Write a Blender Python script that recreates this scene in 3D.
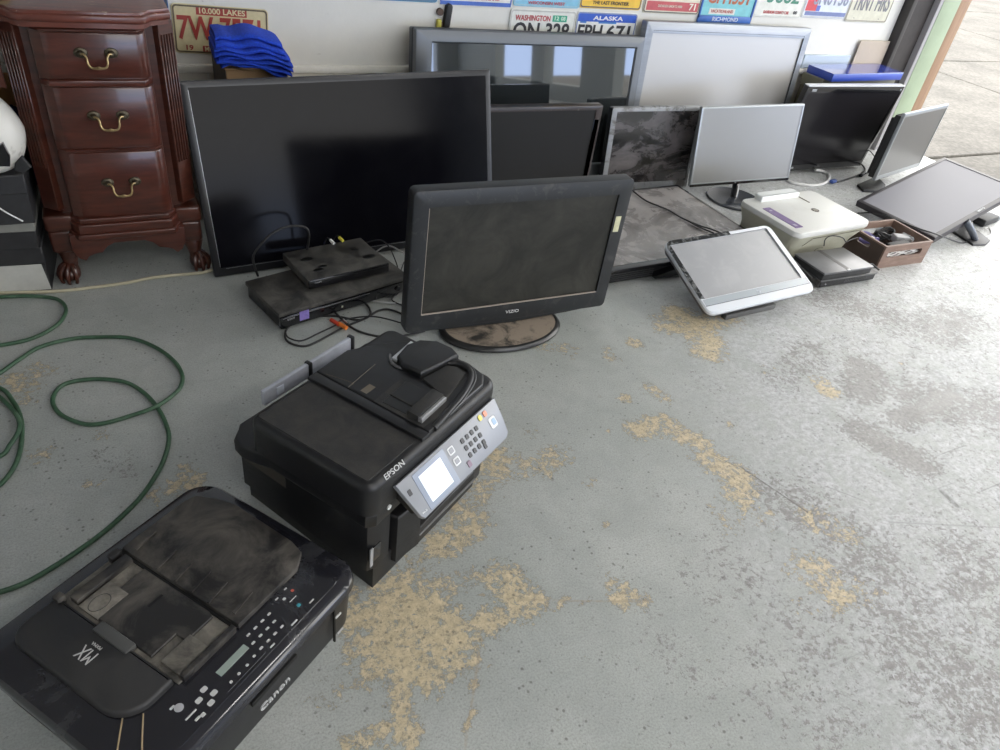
import bpy, bmesh, math, random
import numpy as np
from mathutils import Vector, Matrix, noise

random.seed(4)
for o in list(bpy.data.objects):
    bpy.data.objects.remove(o)
SC = bpy.context.scene
COL = SC.collection
PI = math.pi
R = math.radians

# ------------------------------------------------------------------ camera
FPX, PITCH, ROLL, YAW, CAMZ = 721.56, R(36.68), R(9.02), R(31.22), 1.22
Fv = Vector((math.sin(YAW)*math.cos(PITCH), math.cos(YAW)*math.cos(PITCH), -math.sin(PITCH)))
R0 = Vector((math.cos(YAW), -math.sin(YAW), 0)); U0 = R0.cross(Fv)
Rv = R0*math.cos(ROLL)+U0*math.sin(ROLL); Uv = -R0*math.sin(ROLL)+U0*math.cos(ROLL)
cd = bpy.data.cameras.new('camera'); cam = bpy.data.objects.new('camera', cd); COL.objects.link(cam)
cd.sensor_width = 36; cd.lens = FPX/1000*36; cd.clip_start = .02; cd.clip_end = 200
M3 = Matrix((Rv, Uv, -Fv)).transposed()
cam.matrix_world = Matrix.Translation((0, 0, CAMZ)) @ M3.to_4x4()
SC.camera = cam

# ------------------------------------------------------------------ light: an overcast sky through the open door
wd = bpy.data.worlds.new('sky'); SC.world = wd; wd.use_nodes = True
bg = wd.node_tree.nodes['Background']
bg.inputs[1].default_value = 2.5
_n = wd.node_tree.nodes; _l = wd.node_tree.links
_g = _n.new('ShaderNodeTexCoord'); _s = _n.new('ShaderNodeSeparateXYZ'); _l.new(_g.outputs['Generated'], _s.inputs[0])
_r = _n.new('ShaderNodeValToRGB'); _l.new(_s.outputs[2], _r.inputs[0]); _l.new(_r.outputs[0], bg.inputs[0])
_r.color_ramp.elements[0].position = .03; _r.color_ramp.elements[0].color = (.50, .64, .95, 1)
_r.color_ramp.elements[1].position = .12; _r.color_ramp.elements[1].color = (1, .985, .95, 1)
SC.view_settings.view_transform = 'Standard'; SC.view_settings.look = 'None'
SC.view_settings.gamma = 1; SC.view_settings.use_curve_mapping = False
SC.view_settings.exposure = 1.15

# ------------------------------------------------------------------ floor points seen at a pixel (the survey of the place)
def ray(px, py):
    return Fv+Rv*((px-500)/FPX)+Uv*((375-py)/FPX)
def P(px, py, h=0.0):
    d = ray(px, py); t = (h-CAMZ)/d.z
    return Vector((d.x*t, d.y*t, h))
def Q(px, py, Y):
    d = ray(px, py); t = Y/d.y
    return Vector((d.x*t, Y, d.z*t+CAMZ))

# ------------------------------------------------------------------ materials
MATS = {}
def nodes(m):
    return m.node_tree.nodes, m.node_tree.links
def mat(name, col, rough=.5, metal=0, spec=.5, coat=0, var=0, vscale=20, dust=None, dscale=6, dlo=.5, dhi=.7, drough=.8, bump=0, bscale=200, trans=0, alpha=1, emit=None, estr=1, stretch=None, ior=None):
    """principled colour with optional noise variation and a dusty film"""
    if name in MATS: return MATS[name]
    m = bpy.data.materials.new(name); m.use_nodes = True; MATS[name] = m
    N, L = nodes(m); b = N['Principled BSDF']
    c = (*col, 1)
    b.inputs['Base Color'].default_value = c; b.inputs['Roughness'].default_value = rough
    b.inputs['Metallic'].default_value = metal; b.inputs['Specular IOR Level'].default_value = spec
    b.inputs['Coat Weight'].default_value = coat; b.inputs['Coat Roughness'].default_value = .08
    if ior: b.inputs['IOR'].default_value = ior
    if trans: b.inputs['Transmission Weight'].default_value = trans
    if alpha < 1: b.inputs['Alpha'].default_value = alpha
    if emit: b.inputs['Emission Color'].default_value = (*emit, 1); b.inputs['Emission Strength'].default_value = estr
    tc = N.new('ShaderNodeTexCoord'); src = tc.outputs['Object']
    if stretch:
        mp = N.new('ShaderNodeMapping'); mp.inputs['Scale'].default_value = stretch; L.new(src, mp.inputs[0]); src = mp.outputs[0]
    out = None
    if var:
        n = N.new('ShaderNodeTexNoise'); n.inputs['Scale'].default_value = vscale; n.inputs['Detail'].default_value = 6; n.inputs['Roughness'].default_value = .65
        L.new(src, n.inputs[0])
        r = N.new('ShaderNodeMapRange'); r.inputs[1].default_value = .3; r.inputs[2].default_value = .7; r.inputs[3].default_value = 1-var; r.inputs[4].default_value = 1+var
        L.new(n.outputs[0], r.inputs[0])
        mx = N.new('ShaderNodeMix'); mx.data_type = 'RGBA'; mx.blend_type = 'MULTIPLY'; mx.inputs[0].default_value = 1
        mx.inputs[6].default_value = c; L.new(r.outputs[0], mx.inputs[7]); out = mx.outputs[2]
    if dust:
        n = N.new('ShaderNodeTexNoise'); n.inputs['Scale'].default_value = dscale; n.inputs['Detail'].default_value = 8; n.inputs['Roughness'].default_value = .7
        n.inputs['Distortion'].default_value = .6
        L.new(src, n.inputs[0])
        r = N.new('ShaderNodeMapRange'); r.inputs[1].default_value = dlo; r.inputs[2].default_value = dhi
        L.new(n.outputs[0], r.inputs[0])
        mx = N.new('ShaderNodeMix'); mx.data_type = 'RGBA'; mx.inputs[6].default_value = c
        if out: L.new(out, mx.inputs[6])
        mx.inputs[7].default_value = (*dust, 1); L.new(r.outputs[0], mx.inputs[0]); out = mx.outputs[2]
        rr = N.new('ShaderNodeMapRange'); rr.inputs[3].default_value = rough; rr.inputs[4].default_value = drough
        L.new(r.outputs[0], rr.inputs[0]); L.new(rr.outputs[0], b.inputs['Roughness'])
    if out: L.new(out, b.inputs['Base Color'])
    if bump:
        n = N.new('ShaderNodeTexNoise'); n.inputs['Scale'].default_value = bscale; n.inputs['Detail'].default_value = 3
        L.new(src, n.inputs[0]); bp = N.new('ShaderNodeBump'); bp.inputs['Strength'].default_value = bump; bp.inputs['Distance'].default_value = .002
        L.new(n.outputs[0], bp.inputs['Height']); L.new(bp.outputs[0], b.inputs['Normal'])
    return m
def plain(name, col, rough=.6): return mat(name, col, rough)

BLK = mat('black_plastic', (.014, .014, .015), .38, var=.3, vscale=60)
BLKM = mat('black_matte', (.018, .018, .019), .6, var=.3, vscale=60, bump=.1, bscale=900)
BLKG = mat('black_gloss', (.008, .008, .010), .12, coat=.5)
RUB = mat('cable_black', (.016, .016, .017), .5)
WHT = mat('white_plastic', (.72, .73, .72), .4)
GRYC = mat('grey_cable', (.62, .62, .61), .45)

# ------------------------------------------------------------------ mesh helpers
class MB:
    def __init__(s): s.b = bmesh.new()
    def add(s, vs, fs):
        v = [s.b.verts.new(p) for p in vs]
        out = []
        for f in fs:
            try: out.append(s.b.faces.new([v[i] for i in f]))
            except ValueError: pass
        return out
    def box(s, x0, x1, y0, y1, z0, z1, bev=0, seg=2, m=None):
        t = bmesh.new(); bmesh.ops.create_cube(t, size=1)
        bmesh.ops.scale(t, vec=(x1-x0, y1-y0, z1-z0), verts=t.verts)
        bmesh.ops.translate(t, vec=((x0+x1)/2, (y0+y1)/2, (z0+z1)/2), verts=t.verts)
        if bev: bmesh.ops.bevel(t, geom=list(t.edges), offset=bev, segments=seg, profile=.5, affect='EDGES')
        s.merge(t, m); return s
    def merge(s, t, m=None):
        if m is not None: bmesh.ops.transform(t, matrix=m, verts=t.verts)
        me = bpy.data.meshes.new('tmp'); t.to_mesh(me); t.free(); s.b.from_mesh(me); bpy.data.meshes.remove(me)
    def prism(s, poly, z0, z1, bev=0, seg=3, m=None, bevbot=False):
        """poly in x,y raised in z; top edge rounded by bev"""
        t = bmesh.new(); a = [t.verts.new((x, y, z0)) for x, y in poly]
        f = t.faces.new(a); f.normal_update()
        if f.normal.z > 0: f.normal_flip()
        r = bmesh.ops.extrude_face_region(t, geom=[f])
        vs = [g for g in r['geom'] if isinstance(g, bmesh.types.BMVert)]
        bmesh.ops.translate(t, vec=(0, 0, z1-z0), verts=vs)
        bmesh.ops.recalc_face_normals(t, faces=t.faces)
        if bev:
            es = [e for e in t.edges if all(abs(v.co.z-z1) < 1e-7 for v in e.verts) or (bevbot and all(abs(v.co.z-z0) < 1e-7 for v in e.verts))]
            bmesh.ops.bevel(t, geom=es, offset=bev, segments=seg, profile=.5, affect='EDGES')
        s.merge(t, m); return s
    def loft(s, rings, cap0=True, cap1=True, closed=True):
        vv = [[s.b.verts.new(p) for p in r] for r in rings]
        n = len(rings[0])
        for a, b in zip(vv, vv[1:]):
            for i in range(n if closed else n-1):
                j = (i+1) % n
                try: s.b.faces.new((a[i], a[j], b[j], b[i]))
                except ValueError: pass
        if cap0: s.b.faces.new(vv[0][::-1])
        if cap1: s.b.faces.new(vv[-1])
        return s
    def lathe(s, prof, n=32, c=(0, 0), sx=1, sy=1, m=None, cap=True):
        t = MB(); t.loft([[(c[0]+r*sx*math.cos(2*PI*i/n), c[1]+r*sy*math.sin(2*PI*i/n), z) for i in range(n)] for r, z in prof], cap, cap)
        s.merge(t.b, m); return s
    def tube(s, pts, r, n=8, smooth=True, cap=True, taper=None):
        pts = [Vector(p) for p in pts]
        if smooth and len(pts) > 2:
            q = []
            for i in range(len(pts)-1):
                p0 = pts[max(i-1, 0)]; p1 = pts[i]; p2 = pts[i+1]; p3 = pts[min(i+2, len(pts)-1)]
                k = 6
                for j in range(k):
                    u = j/k
                    q.append(.5*((2*p1)+(p2-p0)*u+(2*p0-5*p1+4*p2-p3)*u*u+(3*p1-p0-3*p2+p3)*u**3))
            q.append(pts[-1]); pts = q
        rings = []; up = Vector((0, 0, 1))
        last = None
        for i, p in enumerate(pts):
            d = (pts[min(i+1, len(pts)-1)]-pts[max(i-1, 0)])
            if d.length < 1e-9: d = Vector((1, 0, 0))
            d.normalize()
            a = last if last is not None else (up if abs(d.z) < .9 else Vector((1, 0, 0)))
            a = a-d*a.dot(d)
            if a.length < 1e-6: a = Vector((1, 0, 0))-d*d.x
            a.normalize(); last = a
            b = d.cross(a); rr = r if taper is None else r*taper(i/(len(pts)-1))
            rings.append([p+a*(rr*math.cos(2*PI*k/n))+b*(rr*math.sin(2*PI*k/n)) for k in range(n)])
        return s.loft(rings, cap, cap)
    def obj(s, name, m, parent=None, smooth=None, kind=None):
        bmesh.ops.recalc_face_normals(s.b, faces=s.b.faces)
        me = bpy.data.meshes.new(name); s.b.to_mesh(me); s.b.free()
        o = bpy.data.objects.new(name, me); COL.objects.link(o)
        for mm in (m if isinstance(m, (list, tuple)) else [m]): me.materials.append(mm)
        if smooth is not False:
            me.polygons.foreach_set('use_smooth', [True]*len(me.polygons)); me.set_sharp_from_angle(angle=R(smooth or 38))
        if parent is not None: o.parent = parent
        if kind: o['kind'] = kind
        return o
def rrect(x0, x1, y0, y1, r, n=5):
    """rounded rectangle, counter-clockwise; r a number or four radii (BL, BR, TR, TL)"""
    rs = r if isinstance(r, (list, tuple)) else [r]*4
    out = []
    for (cx, cy, a0), q in zip(((x0, y0, PI), (x1, y0, 1.5*PI), (x1, y1, 0), (x0, y1, .5*PI)), rs):
        q = max(q, 1e-4)
        ox = cx+q if cx == x0 else cx-q; oy = cy+q if cy == y0 else cy-q
        for i in range(n+1):
            a = a0+i/n*PI/2; out.append((ox+q*math.cos(a), oy+q*math.sin(a)))
    return out
def thing(name, label, cat, loc=(0, 0, 0), rotz=0, group=None, M=None):
    o = bpy.data.objects.new(name, None); COL.objects.link(o); o.empty_display_size = .1
    if M is not None: o.matrix_world = M
    else: o.location = loc; o.rotation_euler = (0, 0, rotz)
    tag(o, label, cat, group); return o
def tag(o, label, cat, group=None):
    o['label'] = label; o['category'] = cat
    if group: o['group'] = group
    return o
def text(s, size, m, parent, M, name='lettering', width=None, depth=.0003, align='CENTER', shear=0, bold=0):
    c = bpy.data.curves.new('t', 'FONT'); c.body = s; c.size = size; c.extrude = depth; c.align_x = align; c.align_y = 'CENTER'; c.resolution_u = 3; c.shear = shear; c.offset = bold
    t = bpy.data.objects.new('t', c); COL.objects.link(t); bpy.context.view_layer.update()
    me = bpy.data.meshes.new_from_object(t.evaluated_get(bpy.context.evaluated_depsgraph_get()))
    bpy.data.objects.remove(t); bpy.data.curves.remove(c)
    if width and len(me.vertices):
        xs = [v.co.x for v in me.vertices]; w = max(xs)-min(xs); k = width/w if w else 1
        for v in me.vertices: v.co.x *= k
    me.transform(M); me.materials.clear(); me.materials.append(m); me.name = name
    o = bpy.data.objects.new(name, me); COL.objects.link(o)
    if parent is not None: o.parent = parent
    return o
def WC(o, t):
    """matrix that undoes the parent's pose, for a part laid out in room coordinates"""
    bpy.context.view_layer.update(); return t.matrix_world.inverted()
XZ = Matrix.Rotation(PI/2, 4, 'X')            # text laid in XY stands up in XZ, facing -y
def T(x, y, z): return Matrix.Translation((x, y, z))

# ------------------------------------------------------------------ setting
def vnoise(x, y, s, seed):
    return noise.noise(Vector((x*s+seed, y*s-seed, seed*.37)))
def seg_d(px, py, a, b):
    ax, ay = a; bx, by = b; dx, dy = bx-ax, by-ay; L2 = dx*dx+dy*dy
    t = np.clip(((px-ax)*dx+(py-ay)*dy)/L2, 0, 1) if L2 > 0 else 0
    return np.hypot(px-ax-t*dx, py-ay-t*dy)

def make_floor():
    xs = np.concatenate([np.array([-2.6, -1.8, -1.2, -.8]), np.arange(-.6, 4.3, .02)])
    ys = np.concatenate([np.array([-3.6, -2, -1, -.4]), np.arange(-.2, 2.77, .02), np.array([3.0])])
    X, Y = np.meshgrid(xs, ys, indexing='ij')
    nx, ny = X.shape
    tan = np.zeros_like(X); gry = np.zeros_like(X); lit = np.zeros_like(X)
    def w(px, py): p = P(px, py); return (p.x, p.y)
    def blob(A, pts, r, k=1.0):
        q = [w(*p) for p in pts]
        if len(q) == 1: q = q*2
        d = np.full_like(X, 9.)
        for a, b in zip(q, q[1:]):
            dd = np.hypot(X-a[0], Y-a[1]) if a == b else seg_d(X, Y, a, b)
            d = np.minimum(d, dd)
        np.maximum(A, k*np.clip(1.5-d/r, 0, 1), out=A)
    # bare tan concrete where the paint has gone
    for pts, r, k in [([(455, 500), (500, 460)], .06, .8), ([(480, 480), (520, 465)], .04, .7), ([(440, 545), (475, 520)], .05, .8), ([(400, 600), (440, 640)], .085, 1), ([(380, 650), (420, 665)], .07, 1),
                      ([(370, 610)], .06, .7), ([(400, 690), (408, 735)], .03, .9), ([(375, 738), (350, 742)], .022, .9), ([(330, 690)], .04, .6), ([(500, 580), (525, 600)], .055, .9), ([(465, 578), (430, 590)], .035, .7), ([(490, 620)], .04, .9),
                      ([(530, 600), (600, 601), (660, 600)], .007, 1), ([(476, 660), (474, 700), (464, 748)], .006, 1), ([(615, 600)], .02, .9), ([(618, 580), (625, 610)], .015, .8),
                      ([(530, 470), (560, 455)], .05, .7), ([(590, 480)], .03, .5), ([(560, 543)], .015, .7), ([(608, 524)], .015, .9), ([(530, 430)], .03, .5),
                      ([(680, 315), (710, 345)], .075, .95), ([(665, 325), (725, 320)], .07, .8), ([(635, 342)], .035, .9), ([(610, 357)], .03, .7), ([(700, 352), (712, 356)], .04, .9), ([(648, 388), (665, 397)], .03, .8), ([(625, 398)], .025, .9), ([(610, 350)], .03, .8),
                      ([(640, 430), (665, 425), (700, 443)], .05, .9), ([(710, 460), (735, 475), (740, 495)], .06, .85), ([(720, 520), (760, 520)], .06, .5), ([(730, 425)], .02, .8), ([(610, 432)], .015, .8),
                      ([(820, 382), (830, 392)], .04, .9), ([(815, 520), (840, 530)], .06, .7), ([(810, 570), (835, 590)], .06, .8), ([(872, 590)], .05, .6), ([(905, 362)], .05, .4), ([(608, 578), (640, 600)], .03, .7),
                      ([(38, 368), (50, 372)], .05, .6), ([(15, 382), (25, 392)], .05, .7), ([(105, 434)], .03, .7), ([(92, 483)], .022, .8), ([(40, 455)], .04, .5), ([(155, 492), (200, 480)], .03, .8), ([(185, 470)], .03, .7), ([(170, 505)], .05, .5),
                      ([(600, 395)], .02, .6), ([(770, 370)], .05, .5), ([(260, 340)], .03, .3), ([(540, 345), (570, 350)], .04, .6), ([(420, 560)], .03, .6), ([(350, 600), (365, 640)], .05, .8), ([(800, 610)], .04, .6), ([(445, 335), (540, 335)], .05, .5)]:
        blob(tan, pts, r, k)
    # worn grey concrete
    for pts, r, k in [([(860, 430), (915, 462)], .06, 1), ([(790, 500), (860, 560)], .12, .75), ([(720, 560), (800, 640)], .12, .7), ([(740, 480), (810, 520)], .06, .9), ([(655, 640), (700, 680)], .06, .8), ([(640, 600), (660, 640)], .06, .6),
                      ([(865, 370), (860, 390)], .07, .9), ([(810, 350), (780, 380)], .07, .6), ([(700, 380), (720, 390)], .05, .6), ([(930, 330), (960, 320)], .1, .6), ([(900, 640), (960, 690)], .15, .7), ([(760, 680), (820, 720)], .12, .7),
                      ([(100, 455), (130, 470)], .04, .8), ([(660, 500), (700, 505)], .05, .6), ([(920, 400), (990, 410)], .1, .6), ([(830, 300), (900, 320)], .1, .5), ([(700, 600), (720, 560)], .08, .8), ([(870, 560), (900, 600)], .1, .6), ([(950, 395), (900, 420)], .04, .9),
                      ([(960, 560), (990, 620)], .1, .5), ([(640, 700), (700, 730)], .1, .5), ([(560, 640)], .15, .3)]:
        blob(gry, pts, r, k)
    # pale scuffs near the open door, with the door's glare added to the colour
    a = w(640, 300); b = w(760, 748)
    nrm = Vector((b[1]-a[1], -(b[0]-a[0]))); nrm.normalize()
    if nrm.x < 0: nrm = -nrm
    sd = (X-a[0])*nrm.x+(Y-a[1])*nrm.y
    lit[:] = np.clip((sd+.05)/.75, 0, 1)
    verts = [(float(x), float(y), 0.) for x, y in zip(X.ravel(), Y.ravel())]
    faces = [(i*ny+j, (i+1)*ny+j, (i+1)*ny+j+1, i*ny+j+1) for i in range(nx-1) for j in range(ny-1)]
    me = bpy.data.meshes.new('floor'); me.from_pydata(verts, [], faces)
    for nme, A in (('tan', tan), ('grey', gry), ('pale', lit)):
        at = me.attributes.new(nme, 'FLOAT', 'POINT'); at.data.foreach_set('value', A.ravel().astype(np.float32))
    o = bpy.data.objects.new('floor', me); COL.objects.link(o); o['kind'] = 'structure'
    # slab edges so that the floor has real thickness
    m = bpy.data.materials.new('painted_concrete'); m.use_nodes = True; N, L = nodes(m); bs = N['Principled BSDF']
    tc = N.new('ShaderNodeTexCoord').outputs['Object']
    def ns(scale, detail=6, rough=.65, dist=0, vec=None):
        n = N.new('ShaderNodeTexNoise'); n.inputs['Scale'].default_value = scale; n.inputs['Detail'].default_value = detail; n.inputs['Roughness'].default_value = rough; n.inputs['Distortion'].default_value = dist
        L.new(vec or tc, n.inputs[0]); return n.outputs[0]
    def mr(v, a, b, c=0, d=1):
        n = N.new('ShaderNodeMapRange'); n.inputs[1].default_value = a; n.inputs[2].default_value = b; n.inputs[3].default_value = c; n.inputs[4].default_value = d; L.new(v, n.inputs[0]); return n.outputs[0]
    def ma(op, a, b):
        n = N.new('ShaderNodeMath'); n.operation = op
        for i, v in enumerate((a, b)):
            if isinstance(v, (int, float)): n.inputs[i].default_value = v
            else: L.new(v, n.inputs[i])
        return n.outputs[0]
    def mix(f, a, b):
        n = N.new('ShaderNodeMix'); n.data_type = 'RGBA'
        if isinstance(f, (int, float)): n.inputs[0].default_value = f
        else: L.new(f, n.inputs[0])
        for i, v in ((6, a), (7, b)):
            if isinstance(v, tuple): n.inputs[i].default_value = (*v, 1)
            else: L.new(v, n.inputs[i])
        return n.outputs[2]
    def attr(n_):
        n = N.new('ShaderNodeAttribute'); n.attribute_name = n_; return n.outputs['Fac']
    tA, gA, pA = attr('tan'), attr('grey'), attr('pale')
    base = mix(mr(ns(2.2, 5), .35, .65), FLOORC[0], FLOORC[1])
    base = mix(ma('MULTIPLY', mr(ns(260, 3), .42, .66), .42), base, (.19, .195, .175))
    base = mix(ma('MULTIPLY', mr(ns(8, 9, .8, .5), .42, .60), .30), base, (.27, .285, .27))
    # pale scuffs plus the painted glare of the door
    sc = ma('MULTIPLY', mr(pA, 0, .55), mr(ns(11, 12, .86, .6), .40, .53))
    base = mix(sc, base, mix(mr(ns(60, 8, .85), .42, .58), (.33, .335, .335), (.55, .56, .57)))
    # grey worn chips
    fine = ma('ADD', ma('MULTIPLY', ma('SUBTRACT', ns(22, 12, .86, .4), .5), 2.4), ma('MULTIPLY', ma('SUBTRACT', ns(75, 6, .7, .3), .5), 1.7))
    g = ma('ADD', ma('MULTIPLY', gA, .50), ma('ADD', ma('MULTIPLY', pA, .36), .07))
    gm = mr(ma('ADD', g, fine), .58, .66)
    base = mix(ma('MULTIPLY', gm, .85), base, mix(mr(ns(90, 5, .8), .35, .65), (.16, .155, .15), (.33, .315, .30)))
    # tan patches with ragged dark rims
    f2 = ma('ADD', ma('MULTIPLY', ma('SUBTRACT', ns(14, 12, .84, .4), .5), 2.0), ma('MULTIPLY', ma('SUBTRACT', ns(55, 8, .8, .3), .5), 2.4))
    tn = ma('ADD', ma('ADD', ma('MULTIPLY', tA, .78), .06), f2)
    rim = ma('MULTIPLY', mr(tn, .50, .60), mr(tn, .70, .60))
    tm = mr(tn, .60, .68)
    tcol = mix(mr(ns(50, 8, .8), .38, .62), (.46, .38, .24), (.72, .60, .39))
    tcol = mix(ma('MULTIPLY', mr(ns(70, 9, .88), .52, .58), .8), tcol, (.20, .175, .14))
    base = mix(ma('MULTIPLY', tm, .9), base, tcol)
    base = mix(ma('MULTIPLY', rim, .65), base, (.12, .11, .085))
    # specks and fine scratches
    v = N.new('ShaderNodeTexVoronoi'); v.inputs['Scale'].default_value = 55; v.feature = 'F1'; L.new(tc, v.inputs[0])
    sp = ma('MULTIPLY', mr(v.outputs['Distance'], .20, .10), mr(ns(7, 5), .47, .56))
    base = mix(ma('MULTIPLY', sp, .6), base, (.07, .065, .055))
    base = mix(ma('MULTIPLY', mr(ns(130, 6, .85, .5), .60, .67), .75), base, (.10, .095, .085))
    base = mix(ma('MULTIPLY', mr(ns(38, 9, .85, 1.2), .655, .69), .6), base, (.15, .14, .125))
    def vm(op, a, b=None):
        n = N.new('ShaderNodeVectorMath'); n.operation = op
        for i, v in enumerate((a, b)):
            if v is None: continue
            if isinstance(v, (tuple, Vector)): n.inputs[i].default_value = v
            else: L.new(v, n.inputs[i])
        return n
    wob = vm('SCALE', vm('SUBTRACT', N.new('ShaderNodeTexNoise').outputs['Color'], (.5, .5, .5)).outputs[0]); wob.inputs['Scale'].default_value = .02
    pos = vm('ADD', tc, wob.outputs[0]).outputs[0]
    for a, b, wd_, k, col in (((742, 468), (808, 512), .0035, .8, (.12, .11, .10)), ((708, 452), (742, 470), .002, .6, (.15, .14, .12)), ((890, 522), (1010, 528), .0045, .55, (.20, .20, .20)), ((826, 486), (868, 502), .003, .6, (.13, .12, .11)),
                              ((860, 540), (892, 560), .003, .5, (.16, .16, .15)), ((520, 600), (652, 602), .0045, .45, (.34, .28, .2)), ((477, 655), (463, 750), .0045, .5, (.36, .28, .19)), ((943, 492), (958, 506), .010, .8, (.12, .12, .11)),
                              ((986, 380), (905, 420), .006, .35, (.22, .21, .2)), ((985, 560), (975, 640), .004, .35, (.25, .25, .25)), ((952, 548), (955, 640), .003, .3, (.22, .22, .22))):
        A, B = P(*a), P(*b); AB = B-A
        pa = vm('SUBTRACT', pos, A).outputs[0]
        dt = vm('DOT_PRODUCT', pa, AB/AB.length_squared).outputs['Value']
        cl = N.new('ShaderNodeClamp'); L.new(dt, cl.inputs[0])
        sc_ = vm('SCALE', AB); sc_.inputs[0].default_value = AB; L.new(cl.outputs[0], sc_.inputs['Scale'])
        ds = vm('LENGTH', vm('SUBTRACT', pa, sc_.outputs[0]).outputs[0]).outputs['Value']
        base = mix(ma('MULTIPLY', ma('MULTIPLY', mr(ds, wd_, wd_*.4), k), mr(ns(60, 5, .8), .36, .52)), base, col)
    for rot, sy in ((.5, .03), (-.95, .04), (1.25, .03)):
        mp = N.new('ShaderNodeMapping'); mp.inputs['Rotation'].default_value = (0, 0, rot); mp.inputs['Scale'].default_value = (1, 22, 1); L.new(tc, mp.inputs[0])
        s_ = ns(1.7, 4, .55, .6, mp.outputs[0])
        ln = ma('MULTIPLY', mr(s_, .685, .72), mr(ns(3, 3), .42, .55))
        base = mix(ma('MULTIPLY', ln, ma('ADD', ma('MULTIPLY', pA, .4), .08)), base, (.12, .12, .115))
    L.new(base, bs.inputs['Base Color'])
    L.new(mr(ns(14, 6), .3, .7, .38, .62), bs.inputs['Roughness']); bs.inputs['Specular IOR Level'].default_value = .5
    bp = N.new('ShaderNodeBump'); bp.inputs['Strength'].default_value = .35; bp.inputs['Distance'].default_value = .0015
    L.new(ma('SUBTRACT', ns(180, 4), ma('MULTIPLY', ma('ADD', tm, gm), .5)), bp.inputs['Height']); L.new(bp.outputs[0], bs.inputs['Normal'])
    me.materials.append(m)
FLOORC = ((.40, .425, .405), (.48, .495, .475))
make_floor()

WALL = mat('wall_paint', (.70, .69, .64), .6, var=.05, vscale=4, dust=(.45, .42, .36), dscale=22, dlo=.66, dhi=.76, bump=.15, bscale=90)
WALLB = mat('wall_board_beige', (.66, .62, .53), .6, var=.08, vscale=5, dust=(.3, .27, .22), dscale=9, dlo=.58, dhi=.8)
WY = 2.757
def struct(name, mb, m): return mb.obj(name, m, None, kind='structure')
struct('wall_back', MB().box(-2.6, 3.71, WY, WY+.12, 0, 2.6), WALL)
struct('trim_1', MB().box(-2.6, 3.71, WY-.022, WY, .435, .462, .006), mat('trim_cream', (.80, .78, .70), .5, var=.1, vscale=10))
w = MB()
for a, b in ((-2.6, -.9), (-.895, .31), (.318, 1.5), (1.505, 2.7), (2.705, 3.71)): w.box(a, b, WY-.010, WY, 0, .434, .002)
struct('trim_2', w, WALLB)
struct('wall_left', MB().box(-2.72, -2.6, -3.6, WY+.12, 0, 2.6), WALL)
struct('ceiling', MB().box(-2.72, 4.3, -3.72, WY+.12, 2.6, 2.7), mat('ceiling_paint', (.50, .47, .43), .8))
# the unseen wall behind the viewer, opened wide between two piers for more light
w = MB().box(-2.72, .6, -3.72, -3.6, 0, 2.6).box(3.9, 4.3, -3.72, -3.6, 0, 2.6).box(.6, 3.9, -3.72, -3.6, 2.35, 2.6)
struct('wall_front', w, mat('wall_front_grey', (.34, .35, .34), .7))
# door side: dark steel track, door jamb in two paints, lintel above the opening
struct('trim_3', MB().box(3.71, 3.99, WY+.03, WY+.12, 0, 2.6), mat('recess_dark', (.035, .03, .028), .7, var=.3, vscale=8))
t = MB().box(3.745, 3.757, WY-.04, WY+.03, 0, 2.3, .002).box(3.757, 3.785, WY-.012, WY+.03, 0, 2.3, .002).box(3.80, 3.806, WY+.0, WY+.03, 0, 2.3)
struct('trim_4', t, mat('track_steel', (.42, .43, .42), .4, metal=.5, var=.2, vscale=12))
struct('trim_5', MB().box(3.715, 3.745, WY-.05, WY+.03, 0, 2.3, .003), mat('track_dark', (.05, .045, .04), .6))
struct('trim_6', MB().box(3.985, 4.012, WY-.004, WY+.12, 0, 2.6, .002), mat('jamb_grey', (.34, .33, .34), .5, var=.08, vscale=8))
struct('trim_7', MB().box(4.012, 4.151, WY-.006, WY+.12, 0, 2.6, .002), mat('jamb_green', (.32, .39, .27), .5, var=.08, vscale=9))
struct('trim_8', MB().box(4.151, 4.238, WY-.004, WY+.12, 0, 2.6, .002), mat('jamb_wood', (.30, .19, .12), .55, var=.15, vscale=7, stretch=(6, 6, .6)))
struct('wall_right', MB().box(4.18, 4.30, -3.6, WY, 2.35, 2.6).box(4.18, 4.30, -3.6, -2.6, 0, 2.35).box(4.18, 4.30, -1.8, -1.55, 0, 2.35).box(4.18, 4.30, -.88, -.36, 0, 2.35).box(4.18, 4.30, -3.6, -.88, 0, .15), mat('wall_right_grey', (.34, .36, .35), .7))

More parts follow.
